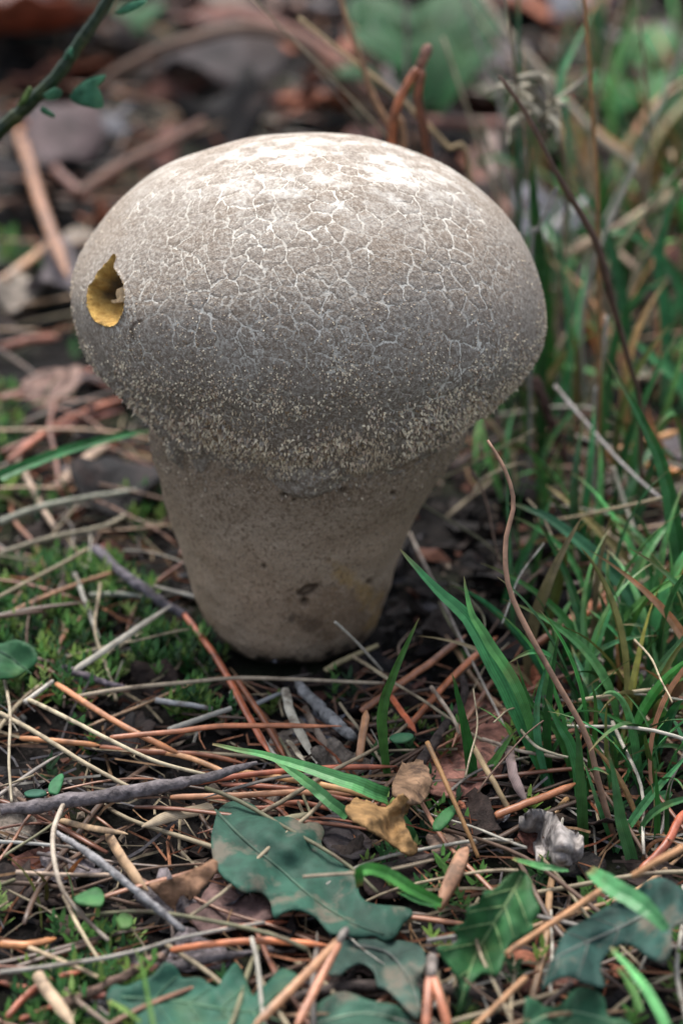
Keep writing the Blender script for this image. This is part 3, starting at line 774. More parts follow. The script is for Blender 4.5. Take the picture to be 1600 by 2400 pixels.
# --- tall dead stalks that rise out of the grass
for kind, pts, base, lean, w, c, lb, tp in [
    ('straw', [(1445,1990),(1400,1830),(1372,1722),(1292,1580),(1232,1470),(1190,1370),(1184,1270),(1202,1180),(1182,1100),(1142,1032)], (1445,1990), .03, 16, C(160,118,92), 'long bent pink-brown dead stalk rising in front of the blades', [1.1,1.1,1,1,1,.9,.9,.8,.7,.5]),
    ('straw', [(1500,960),(1482,880),(1432,700),(1410,612),(1382,540),(1300,400),(1230,262),(1168,178)], (1500,1290), .0, 17, C(104,74,58), 'dark brown tall stalk with pale tip beside the cap', [.8,.8,.9,1.4,1.2,1,.8,.5]),
    ('straw', [(1404,700),(1400,540),(1400,450),(1390,300),(1380,150),(1364,-40)], (1404,1200), .0, 15, C(176,128,72), 'upright golden stalk right of the dark brown one', None),
    ('straw', [(1392,945),(1402,900),(1412,820),(1420,742)], (1390,1200), 0, 13, C(206,200,192), 'short white stalk above the small green tip', None),
    ('straw', [(1245,600),(1262,540),(1282,490),(1305,440)], (1240,1180), 0, 11, C(150,146,140), 'thin grey stem against the right side of the cap', None),
    ('straw', [(945,340),(918,300),(882,240),(850,150),(818,60),(790,-30)], (940,1040), .01, 18, C(178,128,84), 'tan stalk rising behind the top of the cap', None),
    ('straw', [(1100,402),(1050,345),(1000,290),(920,215),(800,122),(700,42)], (1120,1000), .015, 15, C(176,148,100), 'slanting straw crossing the tan stalk behind the cap', None),
    ('stalk', [(1215,520),(1216,230),(1214,100),(1215,-30)], (1215,980), .02, 16, C(44,96,52), 'upright dark green stalk behind the pale seed head', None),
    ('straw', [(950,330),(952,100),(946,-20)], (950,640), .02, 13, C(112,96,92), 'thin grey-brown stem in front of the broad green leaves', None),
    ('straw', [(1500,420),(1390,312),(1270,172),(1190,80),(1130,-10)], (1530,640), .04, 26, C(170,154,130), 'long pale stalk slanting behind the seed head', None)]:
    g(kind, pts, w, c, lb, base=base, lean=lean, tap=tp)
g('straw', [(1610,436,40),(1520,490,36),(1430,545,32),(1330,600,22)], 32, C(186,158,126), 'thick beige stalk lying behind the right grass')

# --- grass blades traced one by one (base pixel first, tip last)
for pts, base, lean, w, c, lb in [
    ([(1290,1852),(1222,1700),(1160,1570),(1092,1452),(1012,1372),(936,1286)], (1290,1852), .012, 46, GRN, 'tallest broad green blade arching to the puffball stem'),
    ([(1225,1640),(1145,1500),(1105,1430),(1086,1350)], (1280,1850), .010, 26, GRN, 'short green blade growing beside the tallest one'),
    ([(915,1862),(896,1725),(900,1640),(940,1540),(982,1448)], (915,1862), .004, 26, C(52,130,50), 'upright bent green blade in front of the puffball foot'),
    ([(1098,1875),(1102,1790),(1082,1690),(1058,1578)], (1098,1875), .002, 30, C(46,118,38), 'upright pointed blade over the pink leaf'),
    ([(1082,1872),(1132,1820),(1202,1718)], (1082,1872), .004, 30, C(60,132,52), 'short broad blade leaning right over the pink leaf'),
    ([(1530,1500),(1460,1370),(1382,1290),(1282,1212),(1188,1178)], (1545,1560), .012, 44, C(46,122,84), 'wide arching blade behind the bent dead stalk'),
    ([(1600,1520),(1590,1400),(1580,1250),(1550,1100),(1500,980),(1420,838)], (1600,1540), .015, 46, C(58,140,88), 'long curved blade at the right of the grass'),
    ([(1640,1000),(1600,900),(1540,850),(1470,788)], (1660,1120), .01, 44, C(60,142,88), 'broad blade bending over above the long curved one'),
    ([(1400,1050),(1412,1000),(1402,965),(1388,938)], (1408,1075), 0, 26, C(60,150,54), 'small bright green tip under the white stalk'),
    ([(1292,880),(1290,780),(1286,690),(1282,560)], (1292,1010), 0, 22, C(48,112,44), 'narrow upright blade along the right side of the cap'),
    ([(1200,1480),(1198,1380),(1192,1240),(1185,1095)], (1200,1500), .004, 14, C(70,150,90), 'thin upright blade behind the bent dead stalk'),
    ([(1320,1600),(1332,1540),(1352,1480),(1392,1340)], (1320,1600), .005, 34, C(48,128,56), 'upright blade leaning right beside the dead stalk'),
    ([(1372,1905),(1345,1770),(1310,1700),(1275,1635)], (1375,1920), .006, 34, C(56,140,84), 'blue-green blade leaning left across the dead stalk'),
    ([(1290,1850),(1282,1740),(1290,1600),(1310,1480)], (1290,1850), .004, 20, C(44,118,40), 'slim upright blade behind the tallest one'),
    ([(1345,1830),(1305,1720),(1240,1640),(1210,1545)], (1330,1845), .004, 18, C(52,128,48), 'slim blade leaning left beside the slim upright one'),
    ([(1420,1620),(1428,1540),(1420,1450),(1405,1390)], (1425,1640), .004, 26, C(44,120,52), 'dark green upright blade in the right tuft'),
    ([(1470,1600),(1468,1510),(1460,1440),(1448,1380)], (1470,1620), .004, 24, C(50,126,60), 'upright blade beside the dark green one in the right tuft'),
    ([(1545,1580),(1500,1500),(1440,1430)], (1560,1600), .006, 40, C(70,150,96), 'pale broad blade leaning left in the right tuft'),
    ([(1590,1640),(1592,1560),(1620,1430)], (1590,1660), .005, 60, C(64,140,60), 'very broad blurred green blade at the right'),
    ([(1535,1480),(1532,1400),(1522,1340),(1505,1290)], (1535,1500), .004, 22, C(60,140,66), 'yellow-green upright blade near the orange tip'),
    ([(1365,1960),(1360,1850),(1355,1750),(1345,1690)], (1370,1990), .004, 26, C(46,124,52), 'upright blade behind the grey wood chip'),
    ([(1490,2050),(1450,1920),(1440,1840),(1425,1760)], (1490,2060), .004, 30, C(50,126,66), 'green blade rising from the purple leaf edge'),
    ([(1440,1905),(1500,1880),(1560,1860),(1580,1850)], (1440,1915), .004, 30, C(56,138,78), 'short broad blade lying right above the purple leaf'),
    ([(1470,1940),(1530,1900),(1575,1862)], (1466,1945), .003, 22, C(78,156,96), 'pale blade just below the short broad one'),
    ([(1535,2010),(1538,1900),(1536,1800)], (1535,2015), .003, 16, C(44,116,44), 'narrow blade standing in front of the rust-red needle'),
    ([(1370,1860),(1390,1760),(1395,1660),(1385,1600)], (1370,1870), .003, 16, C(78,140,40), 'yellow-green narrow blade in the right tuft'),
    ([(1180,1640),(1170,1600),(1150,1550)], (1190,1660), .003, 20, C(60,130,50), 'tiny blade behind the tallest one'),
    ([(980,1990),(965,1950),(940,1900)], (985,2000), .002, 26, C(70,150,72), 'short pale blade beside the crumpled ochre leaf')]:
    g('blade', pts, w, c, lb, base=base, lean=lean)
for pts, w, c, h, lb, tp in [
    ([(908,1866,8),(850,1842,11),(760,1812,12),(640,1776,12),(498,1744,11)], 38, C(104,176,102), 10, 'bright green blade lying across the orange needles', [1.05,1,.8,.5,.15]),
    ([(815,1912,7),(760,1868,9),(700,1820,9),(640,1778,9)], 28, C(92,160,88), 8, 'narrow green blade branching below the bright lying blade', [.9,1,.8,.3]),
    ([(1035,2118,9),(960,2080,13),(905,2046,15),(850,2040,16),(842,2078,10)], 30, C(92,176,74), 12, 'glossy bent bright green blade over the lobed leaf', [.7,1,1,.9,.6]),
    ([(1030,2122,7),(980,2112,8),(930,2090,9)], 16, C(44,120,56), 8, 'dark thin blade beneath the glossy bent one', [1,.8,.2]),
    ([(0,1120,26),(80,1085,27),(180,1048,27),(280,1022,26),(365,1008,25)], 26, C(48,136,68), 26, 'thin green blade pointing at the puffball neck', [1,1,.9,.7,.12]),
    ([(1560,2180,18),(1500,2120,20),(1420,2070,20),(1380,2040,18)], 46, C(76,156,92), 18, 'broad green blade lying on the purple leaf', [.4,1,1,.5]),
    ([(1330,2040,12),(1270,2030,13),(1200,2012,10)], 18, C(80,160,84), 12, 'narrow green blade below the grey wood chip', [.3,1,.4]),
    ([(1560,2405,16),(1510,2310,17),(1430,2220,17)], 24, C(100,184,96), 17, 'bright narrow blade over the dark gap', [1,.9,.3]),
    ([(1500,2370,12),(1470,2310,12),(1445,2270,12)], 34, C(64,138,62), 12, 'short dull blade beside the bright narrow one', [.6,1,.3]),
    ([(360,2410,14),(345,2330,15),(330,2260,14),(318,2225,12)], 15, C(72,140,62), 14, 'thin green stem crossing the toothed leaf', [1,.9,.8,.4]),
    ([(330,2395,9),(290,2365,10),(255,2345,9)], 13, C(110,150,50), 9, 'yellow-green curled shoot left of the toothed leaf', [.7,1,.6])]:
    g('blade', pts, w, c, lb, h=h, tap=tp)

for pts, base, lean, w, c, lb in [
    ([(1262,760),(1256,600),(1250,470),(1246,340)], (1270,1130), .0, 40, C(40,104,52), 'wide dark upright blade close to the right shoulder of cap'),
    ([(1330,800),(1322,680),(1300,560),(1262,470)], (1335,1080), .0, 24, C(58,140,80), 'green blade leaning toward the right shoulder of the cap'),
    ([(1470,760),(1440,600),(1390,480),(1330,400)], (1490,1000), .0, 28, C(52,130,78), 'tall blade leaning left behind the dark brown stalk'),
    ([(1560,760),(1545,640),(1560,520),(1590,420)], (1560,1000), .0, 30, C(56,134,84), 'tall blade curving right below the thick beige stalk'),
    ([(1330,330),(1310,205),(1340,120),(1402,5)], (1340,900), .02, 22, C(62,146,96), 'long pale-tipped blade rising behind the seed head'),
    ([(1600,700),(1530,590),(1460,545),(1380,560)], (1630,960), .0, 26, C(66,150,92), 'blade drooping left over the thick beige stalk'),
    ([(1430,860),(1455,760),(1500,690),(1560,650)], (1420,1050), .0, 26, C(50,126,66), 'blade bending right beside the white stalk'),
    ([(1235,960),(1246,900),(1280,800),(1300,700)], (1240,1090), .0, 16, C(56,120,50), 'slim blade under the right edge of the cap')]:
    g('blade', pts, w, c, lb, base=base, lean=lean)

# ------------------------------------------------------------------ leaves cut to their outlines
def zpts(L, ox, oy, s=2.613): return [(ox+x/s, oy+y/s) for x, y in L]

def leaf(name, outline, label, cat, col, h=5., amp=1.5, cup=0., rib=None, ribcol=None, mat=None, thick_=.00035, rough=0., step=11, slope=(0, 0), veins=0, ns=24):
    o = np.array(outline, float)
    o = catmull(np.r_[o[-1:], o, o[:1]], (len(o)+2)*4)
    o = o[4:-4]
    if rough: o = o+JIT.normal(0, rough, o.shape)
    keep = np.r_[True, np.hypot(*np.diff(o, axis=0).T) > 2.]
    o = o[keep]
    v, f = cdt(o, step)
    cen = v.mean(0); rp = None if rib is None else np.array(rib, float)
    def hz(q):
        x, y = q[:, 0], q[:, 1]
        z = h + amp*fbm(np.stack([x, y, 0*x+h*37.], -1)/1000, 11, 5, 3) + slope[0]*(x-cen[0])/100+slope[1]*(y-cen[1])/100
        if rp is not None:
            z = z+cup*np.minimum(dist_line(q, rp, False)/40, 2.2)
        return np.maximum(z, .6)/1000
    P = GV(v[:, 0], v[:, 1], hz(v))
    base = P[np.argmin(P[:, 2])].copy()
    me = thick(P-base, f, thick_, mat or M_LEAF, 'blade')
    if rib is None:
        return link(name, me, None, base, col, label, cat)
    root = empty(name, base, label, cat)
    link('leaf_blade', me, root, None, col)
    def vein(poly, w, nm):
        q = catmull(poly, ns)
        R = GV(q[:, 0], q[:, 1], hz(q)+.0001)-base
        sv, sf, ac, al = sweep(R, mm(R[0]+base, w)*np.linspace(1, .35, ns), 'tube', (0, 0, 1))
        link(nm, mesh(nm, sv, sf, M_FRESH, True), root, None, ribcol)
    vein(rp, 9, 'midrib')
    if veins:
        q = catmull(rp, 60); 
        for i in range(veins):
            j = int(60*(i+1)/(veins+1.5)); t = q[min(j+1, 59)]-q[j]; t /= np.linalg.norm(t)
            for sgn in (-1, 1):
                nrm = np.array([-t[1], t[0]])*sgn; dirv = nrm*.8+t*.6
                L = 0
                while L < 90 and in_poly((q[j]+dirv*(L+12))[None], o)[0]: L += 6
                if L > 18: vein([q[j], q[j]+dirv*L*.5+t*3, q[j]+dirv*L+t*9], 4.5, 'side_vein')
    return root

leaf('lobed_leaf', zpts([(150,150),(200,90),(260,70),(330,75),(390,105),(418,145),(455,172),(560,165),(620,175),(680,208),(720,200),(780,210),(810,260),(792,330),(850,400),(960,470),(1010,560),(1030,650),(1110,700),(1300,720),(1350,760),(1290,820),(1250,890),(1180,920),(1110,890),(1040,900),(950,890),(850,880),(800,830),(740,770),(640,730),(560,750),(500,780),(480,690),(430,630),(380,620),(310,622),(240,570),(180,520),(130,420),(118,280)], 450, 1850),
     'large blue-green lobed leaf with brownish patches, lying below the orange needles', 'leaf', C(48,98,80), h=6, amp=1.3, cup=.35, rib=[(505,1900),(580,1975),(660,2040),(740,2110),(830,2165),(900,2190)], ribcol=C(84,120,100))
leaf('lobed_leaf', zpts([(832,1130),(880,1000),(930,925),(1100,918),(1280,925),(1400,960),(1430,1060),(1390,1180),(1402,1300),(1380,1400),(1300,1330),(1200,1230),(1135,1200),(1110,1110),(1030,1062),(955,1090),(905,1132)], 450, 1850),
     'mauve-green torn leaf lobe right of the orange needle pair', 'leaf', C(66,98,86), h=5, amp=2., cup=.5, rib=[(830,2215),(910,2235),(960,2300),(985,2370)], ribcol=C(120,128,120))
leaf('toothed_leaf', zpts([(650,1285),(690,1200),(770,1205),(850,1170),(930,1140),(1010,1058),(1080,1090),(1120,1155),(1220,1150),(1290,1195),(1335,1205),(1385,1120),(1450,1060),(1500,1150),(1545,1260),(1580,1230),(1640,1180),(1700,1110),(1760,1100),(1840,1160),(1790,1250),(1700,1320),(1620,1390),(1560,1500),(900,1530),(840,1440),(770,1330)], 0, 1850),
     'teal-green toothed leaf with pale midrib under the orange needle pair', 'leaf', C(44,110,88), h=5.5, amp=1.5, cup=.8, rib=[(285,2338),(400,2345),(500,2362),(600,2375),(660,2395)], ribcol=C(96,150,116), mat=M_FRESH, veins=4)
leaf('toothed_leaf', zpts([(720,1430),(765,1320),(870,1250),(960,1240),(1080,1290),(1240,1320),(1330,1390),(1345,1500),(720,1500)], 450, 1850),
     'pale teal leaf between the two orange needle pairs', 'leaf', C(64,116,94), h=4, amp=2, cup=.5, rib=[(740,2400),(850,2375),(960,2395)], ribcol=C(150,180,150), mat=M_LEAF)
leaf('toothed_leaf', zpts([(592,498),(640,560),(652,640),(692,740),(640,800),(650,850),(580,900),(500,960),(470,1050),(430,1130),(340,1120),(270,1190),(230,1300),(195,1420),(165,1410),(205,1240),(160,1110),(60,970),(150,950),(190,905),(160,850),(235,800),(245,725),(315,690),(350,625),(420,605),(480,540),(540,500)], 1000, 1850),
     'fresh green toothed leaf standing beside the orange stalk', 'leaf', C(48,116,60), h=10, amp=1.4, cup=1.4, rib=[(1222,2050),(1190,2110),(1150,2175),(1105,2260),(1072,2385)], ribcol=C(140,178,110), mat=M_FRESH, slope=(0, -4), veins=5)
leaf('lobed_leaf', zpts([(700,1225),(740,1120),(790,980),(850,870),(980,790),(1050,745),(1150,690),(1250,645),(1300,600),(1345,560),(1440,540),(1550,600),(1640,700),(1640,800),(1510,840),(1492,1000),(1440,1050),(1360,1025),(1300,980),(1230,940),(1150,960),(1085,1020),(1060,1100),(1085,1205),(1000,1190),(920,1160),(850,1140),(770,1170)], 1000, 1850),
     'purple-green lobed leaf with pale midrib under the orange stalk', 'leaf', C(44,90,80), h=11, amp=2.2, cup=.9, rib=[(1520,2140),(1440,2180),(1360,2215),(1290,2255),(1272,2308)], ribcol=C(124,132,124), veins=3)
leaf('toothed_leaf', zpts([(600,1290),(660,1285),(740,1335),(830,1310),(880,1240),(950,1210),(1050,1240),(1090,1300),(1110,1390),(1200,1405),(1260,1450),(1260,1530),(600,1530)], 1000, 1850),
     'light green leaf below the dark gap and purple leaf', 'leaf', C(54,122,84), h=6, amp=1.8, cup=.5, rib=[(1240,2400),(1330,2370),(1450,2400)], ribcol=C(140,186,140), mat=M_FRESH)
leaf('dry_leaf', zpts([(910,575),(1000,560),(1100,530),(1220,470),(1310,428),(1332,470),(1270,560),(1180,662),(1105,640),(1062,722),(1000,670),(940,612)], 0, 1850),
     'curled tan edge of a dry leaf beside the lobed leaf', 'dry leaf', C(160,116,84), h=9, amp=2.5, mat=M_DEAD, slope=(1.5, -4), rough=1.2)
leaf('dry_leaf', zpts([(1130,740),(1200,690),(1270,610),(1330,500),(1400,570),(1480,650),(1560,640),(1640,650),(1690,740),(1640,800),(1500,830),(1380,872),(1220,862)], 0, 1850),
     'mauve-brown dry leaf tucked under the lobed leaf', 'dry leaf', C(124,94,90), h=3, amp=2., mat=M_DEAD, rough=1.5)
leaf('dry_leaf', zpts([(250,580),(360,600),(450,640),(520,760),(500,900),(440,1080),(300,1180),(180,1222),(0,1185),(-35,1050),(60,900),(170,740),(200,600)], 1000, 1400),
     'pink-brown dry leaf flat on the ground under the blades', 'dry leaf', C(184,122,104), h=3, amp=1.8, mat=M_DEAD, rough=1.2)
leaf('dry_leaf', zpts([(810,1285),(870,1228),(950,1250),(1050,1282),(1110,1230),(1160,1205),(1205,1255),(1170,1340),(1185,1420),(1250,1520),(1200,1575),(1080,1500),(960,1420),(880,1380),(820,1335)], 500, 1400),
     'crumpled ochre leaf at the end of the lying green blade', 'dry leaf', C(176,132,72), h=10, amp=5., mat=M_DEAD, step=7, rough=1.5, slope=(0, -3))
leaf('dry_leaf', zpts([(1150,1000),(1180,1020),(1260,990),(1320,1060),(1330,1180),(1240,1260),(1120,1240),(1100,1120)], 500, 1400),
     'lacy beige leaf scrap between ochre leaf and pink leaf', 'dry leaf', C(156,120,88), h=9, amp=4, mat=M_DEAD, step=7, rough=2.)
leaf('dry_leaf', zpts([(1020,430),(1230,380),(1380,330),(1460,420),(1440,560),(1300,640),(1150,660),(1050,600)], 450, 1850),
     'dark brown dead leaf behind the glossy bent blade', 'dry leaf', C(74,56,52), h=2.5, amp=2, mat=M_DEAD, rough=1.5)
leaf('dry_leaf', zpts([(800,180),(900,160),(1010,240),(1100,330),(1020,420),(900,400),(810,330)], 450, 1850),
     'blackish dead leaf between lobed leaf and ochre leaf', 'dry leaf', C(66,60,64), h=3, amp=2, mat=M_DEAD, rough=1.5)
leaf('dry_leaf', zpts([(0,280),(120,250),(220,290),(300,380),(180,430),(60,420)], 1000, 1850),
     'beige-brown dead leaf under the golden brown stem', 'dry leaf', C(146,118,100), h=3.5, amp=2, mat=M_DEAD, rough=1.5)
leaf('bark_scale', zpts([(245,350),(255,390),(215,500),(150,620),(90,705),(65,690),(80,610),(130,480),(190,370)], 1000, 1850),
     'pointed brown bark scale beside the glossy bent blade', 'bark scale', C(186,132,96), h=9, amp=.8, mat=M_STRAW, thick_=.0012, slope=(-1, -2))
leaf('wood_chip', zpts([(560,185),(640,120),(780,142),(815,205),(865,240),(940,275),(955,335),(880,402),(740,442),(680,420),(655,340),(640,300),(575,235)], 1000, 1850),
     'weathered grey wood chip under the right grass blades', 'wood chip', C(168,160,156), h=8, amp=7, mat=M_DEAD, thick_=.0022, step=7, rough=1.5)
leaf('green_leaf', zpts([(-60,300),(20,280),(100,258),(200,300),(232,380),(170,440),(100,482),(20,492),(-60,480)], 0, 1400),
     'rounded mid green leaf beside the pale flat straw', 'leaf', C(44,112,66), h=8, amp=1.5, cup=1.6, rib=[(-15,1520),(30,1545),(75,1580)], ribcol=C(30,90,60), mat=M_FRESH)
leaf('clover_leaflet', zpts([(530,620),(600,600),(640,650),(620,710),(560,710),(470,690),(460,655)], 0, 1850), 'bright heart-shaped green leaflet by the curved stalk', 'leaflet', C(64,138,72), h=9, amp=1.2, mat=M_FRESH, step=7)
leaf('clover_leaflet', zpts([(710,790),(760,755),(815,785),(800,840),(740,850)], 0, 1850), 'yellow-green leaflet on the thin shoot near the curled leaf', 'leaflet', C(76,128,56), h=7, amp=1, mat=M_FRESH, step=7)
leaf('clover_leaflet', zpts([(150,1195),(200,1175),(270,1180),(285,1205),(220,1220),(160,1215)], 0, 1400), 'flat turquoise leaflet in the dark gap above the twig', 'leaflet', C(44,118,92), h=6, amp=.5, mat=M_FRESH, step=7)
leaf('clover_leaflet', zpts([(300,1190),(310,1130),(370,1080),(392,1095),(375,1160),(350,1205)], 0, 1400), 'tilted green leaflet beside the turquoise one', 'leaflet', C(60,150,92), h=7, amp=.5, mat=M_FRESH, step=7)
leaf('clover_leaflet', zpts([(1075,860),(1120,832),(1200,830),(1225,850),(1180,880),(1110,885)], 500, 1400), 'small turquoise leaflet beside the short bright needle', 'leaflet', C(50,124,84), h=9, amp=.4, mat=M_FRESH, step=7)
leaf('clover_leaflet', zpts([(1350,1420),(1345,1380),(1400,1310),(1470,1270),(1490,1290),(1450,1360),(1390,1420)], 500, 1400), 'lance-shaped green leaflet on the golden brown stem', 'leaflet', C(60,140,72), h=9, amp=.5, mat=M_FRESH, step=7)

# --- pairs of needles still joined by their sheath
def needle_pair(label, sheath, arms, w, ws, col, scol, base=None, lean=0., h=9.):
    P0 = points_of(sheath, h, base, lean, 8, False)
    root = empty('pine_needle_pair', P0[-1], label, 'pine needles'); b = np.array(P0[-1])
    def rod(P, W, sec, mat, nm, c):
        v, f, ac, al = sweep(P-b, W, sec, (0, -.6, .8)); link(nm, mesh(nm, v, f, mat, True, {'across': ac, 'along': al}), root, None, c)
    rod(P0, mm(P0[0], ws)*np.array([.7, 1, 1.05, 1, .95, .95, .9, .85]), 'tube', M_TWIG, 'sheath', scol)
    for a, c in zip(arms, col):
        P = points_of(a, h, base, lean, 22, False); rod(P, mm(P[0], w)*taper('needle', 22), 'needle', M_NEEDLE, 'needle', c)
needle_pair('orange pine needle pair lying over the toothed leaf', [(812,2178,12),(800,2196,12),(792,2210,12)], [[(797,2200,12),(700,2300,11),(592,2408,9)], [(795,2205,12),(745,2305,10),(692,2410,8)]], 21, 20, (C(212,146,92), C(206,128,84)), C(150,140,132))
needle_pair('salmon pine needle pair with grey sheath beside the upright toothed leaf', [(1012,2240,10),(1011,2268,10),(1010,2292,10)], [[(1006,2290,10),(1002,2345,9),(996,2415,7)], [(1014,2290,10),(1032,2345,9),(1052,2415,7)]], 22, 27, (C(204,120,80), C(210,118,70)), C(150,138,130))
needle_pair('upright rust-brown needle pair joined at a pink tip behind the cap', [(1004,108),(992,135),(982,162)], [[(976,160),(950,205),(930,250),(918,330),(930,600),(950,1120)], [(988,165),(980,210),(982,250),(1000,340),(1030,600),(1050,1120)]], 22, 26, (C(190,98,42), C(150,78,44)), C(170,126,110), base=(985,1120), lean=.004)

# --- green stem with small leaflets that reaches in above the cap, and the plants behind
def broom():
    Y = .045
    pts = [(-900,1250),(-500,800),(-200,480),(0,305),(62,250),(132,180),(182,108),(232,35),(290,-60)]
    Q = np.array([V(x, y, Y) for x, y in pts]); Q[0] = (Q[0][0], Y, -.002)
    root = empty('broom_shoot', Q[0], 'dark green ribbed stem with small leaflets reaching over the litter beside the cap', 'plant'); b = Q[0]
    P = catmull(Q, 70)
    v, f, ac, al = sweep(P-b, mm(P[40], 34)*np.linspace(1.2, .8, 70)*(1+.06*JIT.normal(0, 1, 70)), 'tube', (0, -.6, .8))
    link('stem', mesh('stem', v, f, M_BLADE, False, {'across': ac, 'along': al*.5}), root, None, C(34,66,34))
    for L in ([(100,222),(128,206),(146,214),(138,232),(112,236)], [(162,226),(185,206),(228,205),(242,252),(200,250),(172,240)], [(170,212),(205,188),(248,176),(232,200),(196,222)], [(148,138),(165,112),(172,120),(166,140)], [(268,30),(300,8),(345,0),(325,20),(285,34)], [(40,252),(66,205),(76,215),(60,240)], [(100,250),(128,268),(124,276),(96,262)]):
        o = np.array(L, float); o = catmull(np.r_[o, o[:1]], len(o)*5)[:-1]
        q, ff = cdt(o, 9)
        R = np.array([V(x, y, Y-.004+.003*math.sin(x*.05)) for x, y in q])-b
        link('leaflet', thick(R, ff, .0003, M_FRESH, 'leaflet', off=(0, 1, 0)), root, None, C(70,150,110) if L[0][0] != 40 else C(110,150,60))
broom()

def plant(name, label, base, leaves, col, stemcol, group=None):
    """leaves: (tip pixel, length mm, width mm, turn) on stalks that start at the base pixel"""
    b = G(*base, -.001); root = empty(name, b, label, 'plant', group)
    for (x, y, dy, L, W, yaw, pit) in leaves:
        p = V(x, y, b[1]+dy); p[2] = max(p[2], .012)
        mid = (b*.5+p*.5); mid[2] = p[2]*.7
        st = catmull(np.array([b, mid, p]), 14)
        v, f, ac, al = sweep(st-b, .0016, 'tube', (0, -1, .1)); link('leaf_stalk', mesh('leaf_stalk', v, f, M_FRESH), root, None, stemcol)
        t = np.linspace(0, 1, 11); s = np.linspace(-1, 1, 7); T, S_ = np.meshgrid(t, s, indexing='ij')
        wd = np.sin(np.pi*T**.8)**.75
        loc = np.stack([(T-.35)*L, S_*W/2*wd, -.25*L*(T-.35)**2+.12*W*np.abs(S_)*wd], -1)/1000
        cy, sy, cp, sp = math.cos(yaw), math.sin(yaw), math.cos(pit), math.sin(pit)
        R = np.array([[cy*cp, -sy, cy*sp], [sy*cp, cy, sy*sp], [-sp, 0, cp]])
        q = loc.reshape(-1, 3)@R.T+p-b
        i = np.arange(77).reshape(11, 7)
        ff = [tuple(k) for k in np.stack([i[:-1, :-1], i[1:, :-1], i[1:, 1:], i[:-1, 1:]], -1).reshape(-1, 4)]
        lf = link('leaf_blade', thick(q, ff, .0004, M_FRESH, 'leaf_blade'), root, None, np.array(col)*JIT.uniform(.85, 1.2))
        rv, rf, _, _ = sweep((np.stack([(t-.35)*L, 0*t, -.25*L*(t-.35)**2+.25], -1)/1000)@R.T+p-b, .0009*np.linspace(1, .4, 11), 'tube', (0, 0, 1))
        link('midrib', mesh('midrib', rv, rf, M_FRESH), lf, None, np.array(col)*1.5)
plant('broadleaf_plant', 'low plant with broad round green leaves behind the rust-brown needle pair', (1010,330),
      [(905,125,0,25,23,2.6,-.5),(1060,50,.02,28,26,1.0,-.6),(1070,205,-.01,29,24,.2,-.9),(1000,60,.03,22,20,1.8,-.4),(860,190,.0,22,20,3.2,-.3),(950,110,.02,30,27,2.2,-.7),(1100,110,.03,28,25,.6,-.7),(1000,180,0,28,24,1.4,-.9),(890,60,.04,28,25,2.0,-.6)], C(34,98,48), C(60,100,50))
plant('broadleaf_plant', 'dim green seedling in the litter behind the arching brown stalks', (350,120), [(340,75,0,18,14,.6,-.7),(300,95,.01,14,11,2.4,-.4)], C(70,120,78), C(70,110,60))
plant('broadleaf_plant', 'dark green leafy weed behind the right grass', (1500,330),
      [(1440,300,0,24,18,2.4,-.6),(1520,280,0,24,18,.6,-.6),(1570,200,.01,26,19,.4,-.4),(1480,330,-.02,22,16,-.7,-.7),(1580,320,-.02,22,16,-.4,-.5),(1520,120,.05,26,19,1.3,-.5)], C(60,150,74), C(70,120,60))

# --- broad, far strokes of the blurred background
for kind, pts, w, c, h, lb in [
    ('straw', [(190,235,10),(280,170,25),(400,112,40),(560,72,46),(680,95,40),(800,190,25),(905,285,10)], 40, C(128,96,78), 30, 'arching grey-brown stem in the far litter above the cap'),
    ('straw', [(560,40,20),(700,80,25),(800,150,22),(900,240,16)], 32, C(128,72,54), 20, 'reddish stem running beside the arching stem'),
    ('straw', [(180,460,12),(290,392,16),(380,345,16),(475,288,14)], 38, C(118,76,58), 15, 'red-brown stick behind the left shoulder of the cap'),
    ('needle', [(45,300,8),(75,400,12),(105,500,14),(160,650,10)], 36, C(168,112,78), 12, 'tan needle slanting down left of the cap'),
    ('needle', [(90,350,6),(140,410,9),(215,470,8)], 28, C(136,78,62), 8, 'dull red needle crossing toward the left shoulder of cap'),
    ('needle', [(0,660,6),(60,620,8),(130,560,7)], 30, C(186,140,110), 7, 'short tan needle left of the torn hole'),
    ('needle', [(920,270,8),(1050,285,9),(1240,290,8)], 34, C(146,88,80), 9, 'mauve-brown needle lying behind the right shoulder of cap'),
    ('needle', [(1040,320,6),(1130,420,7),(1200,500,6)], 30, C(150,84,66), 7, 'red-brown needle sloping behind the right shoulder'),
    ('straw', [(1150,320,14),(1152,370,12),(1156,420,8)], 34, C(178,148,138), 12, 'pinkish stub of stem behind the right shoulder'),
    ('straw', [(1310,600,16),(1400,560,18),(1500,640,18)], 20, C(170,140,116), 18, 'beige stem behind the dark brown tall stalk'),
    ('straw', [(1380,470,18),(1290,540,16),(1240,600,12)], 34, C(170,166,168), 15, 'pale grey stalk beside the right shoulder of the cap')]:
    g(kind, pts, w, c, lb, h=h)

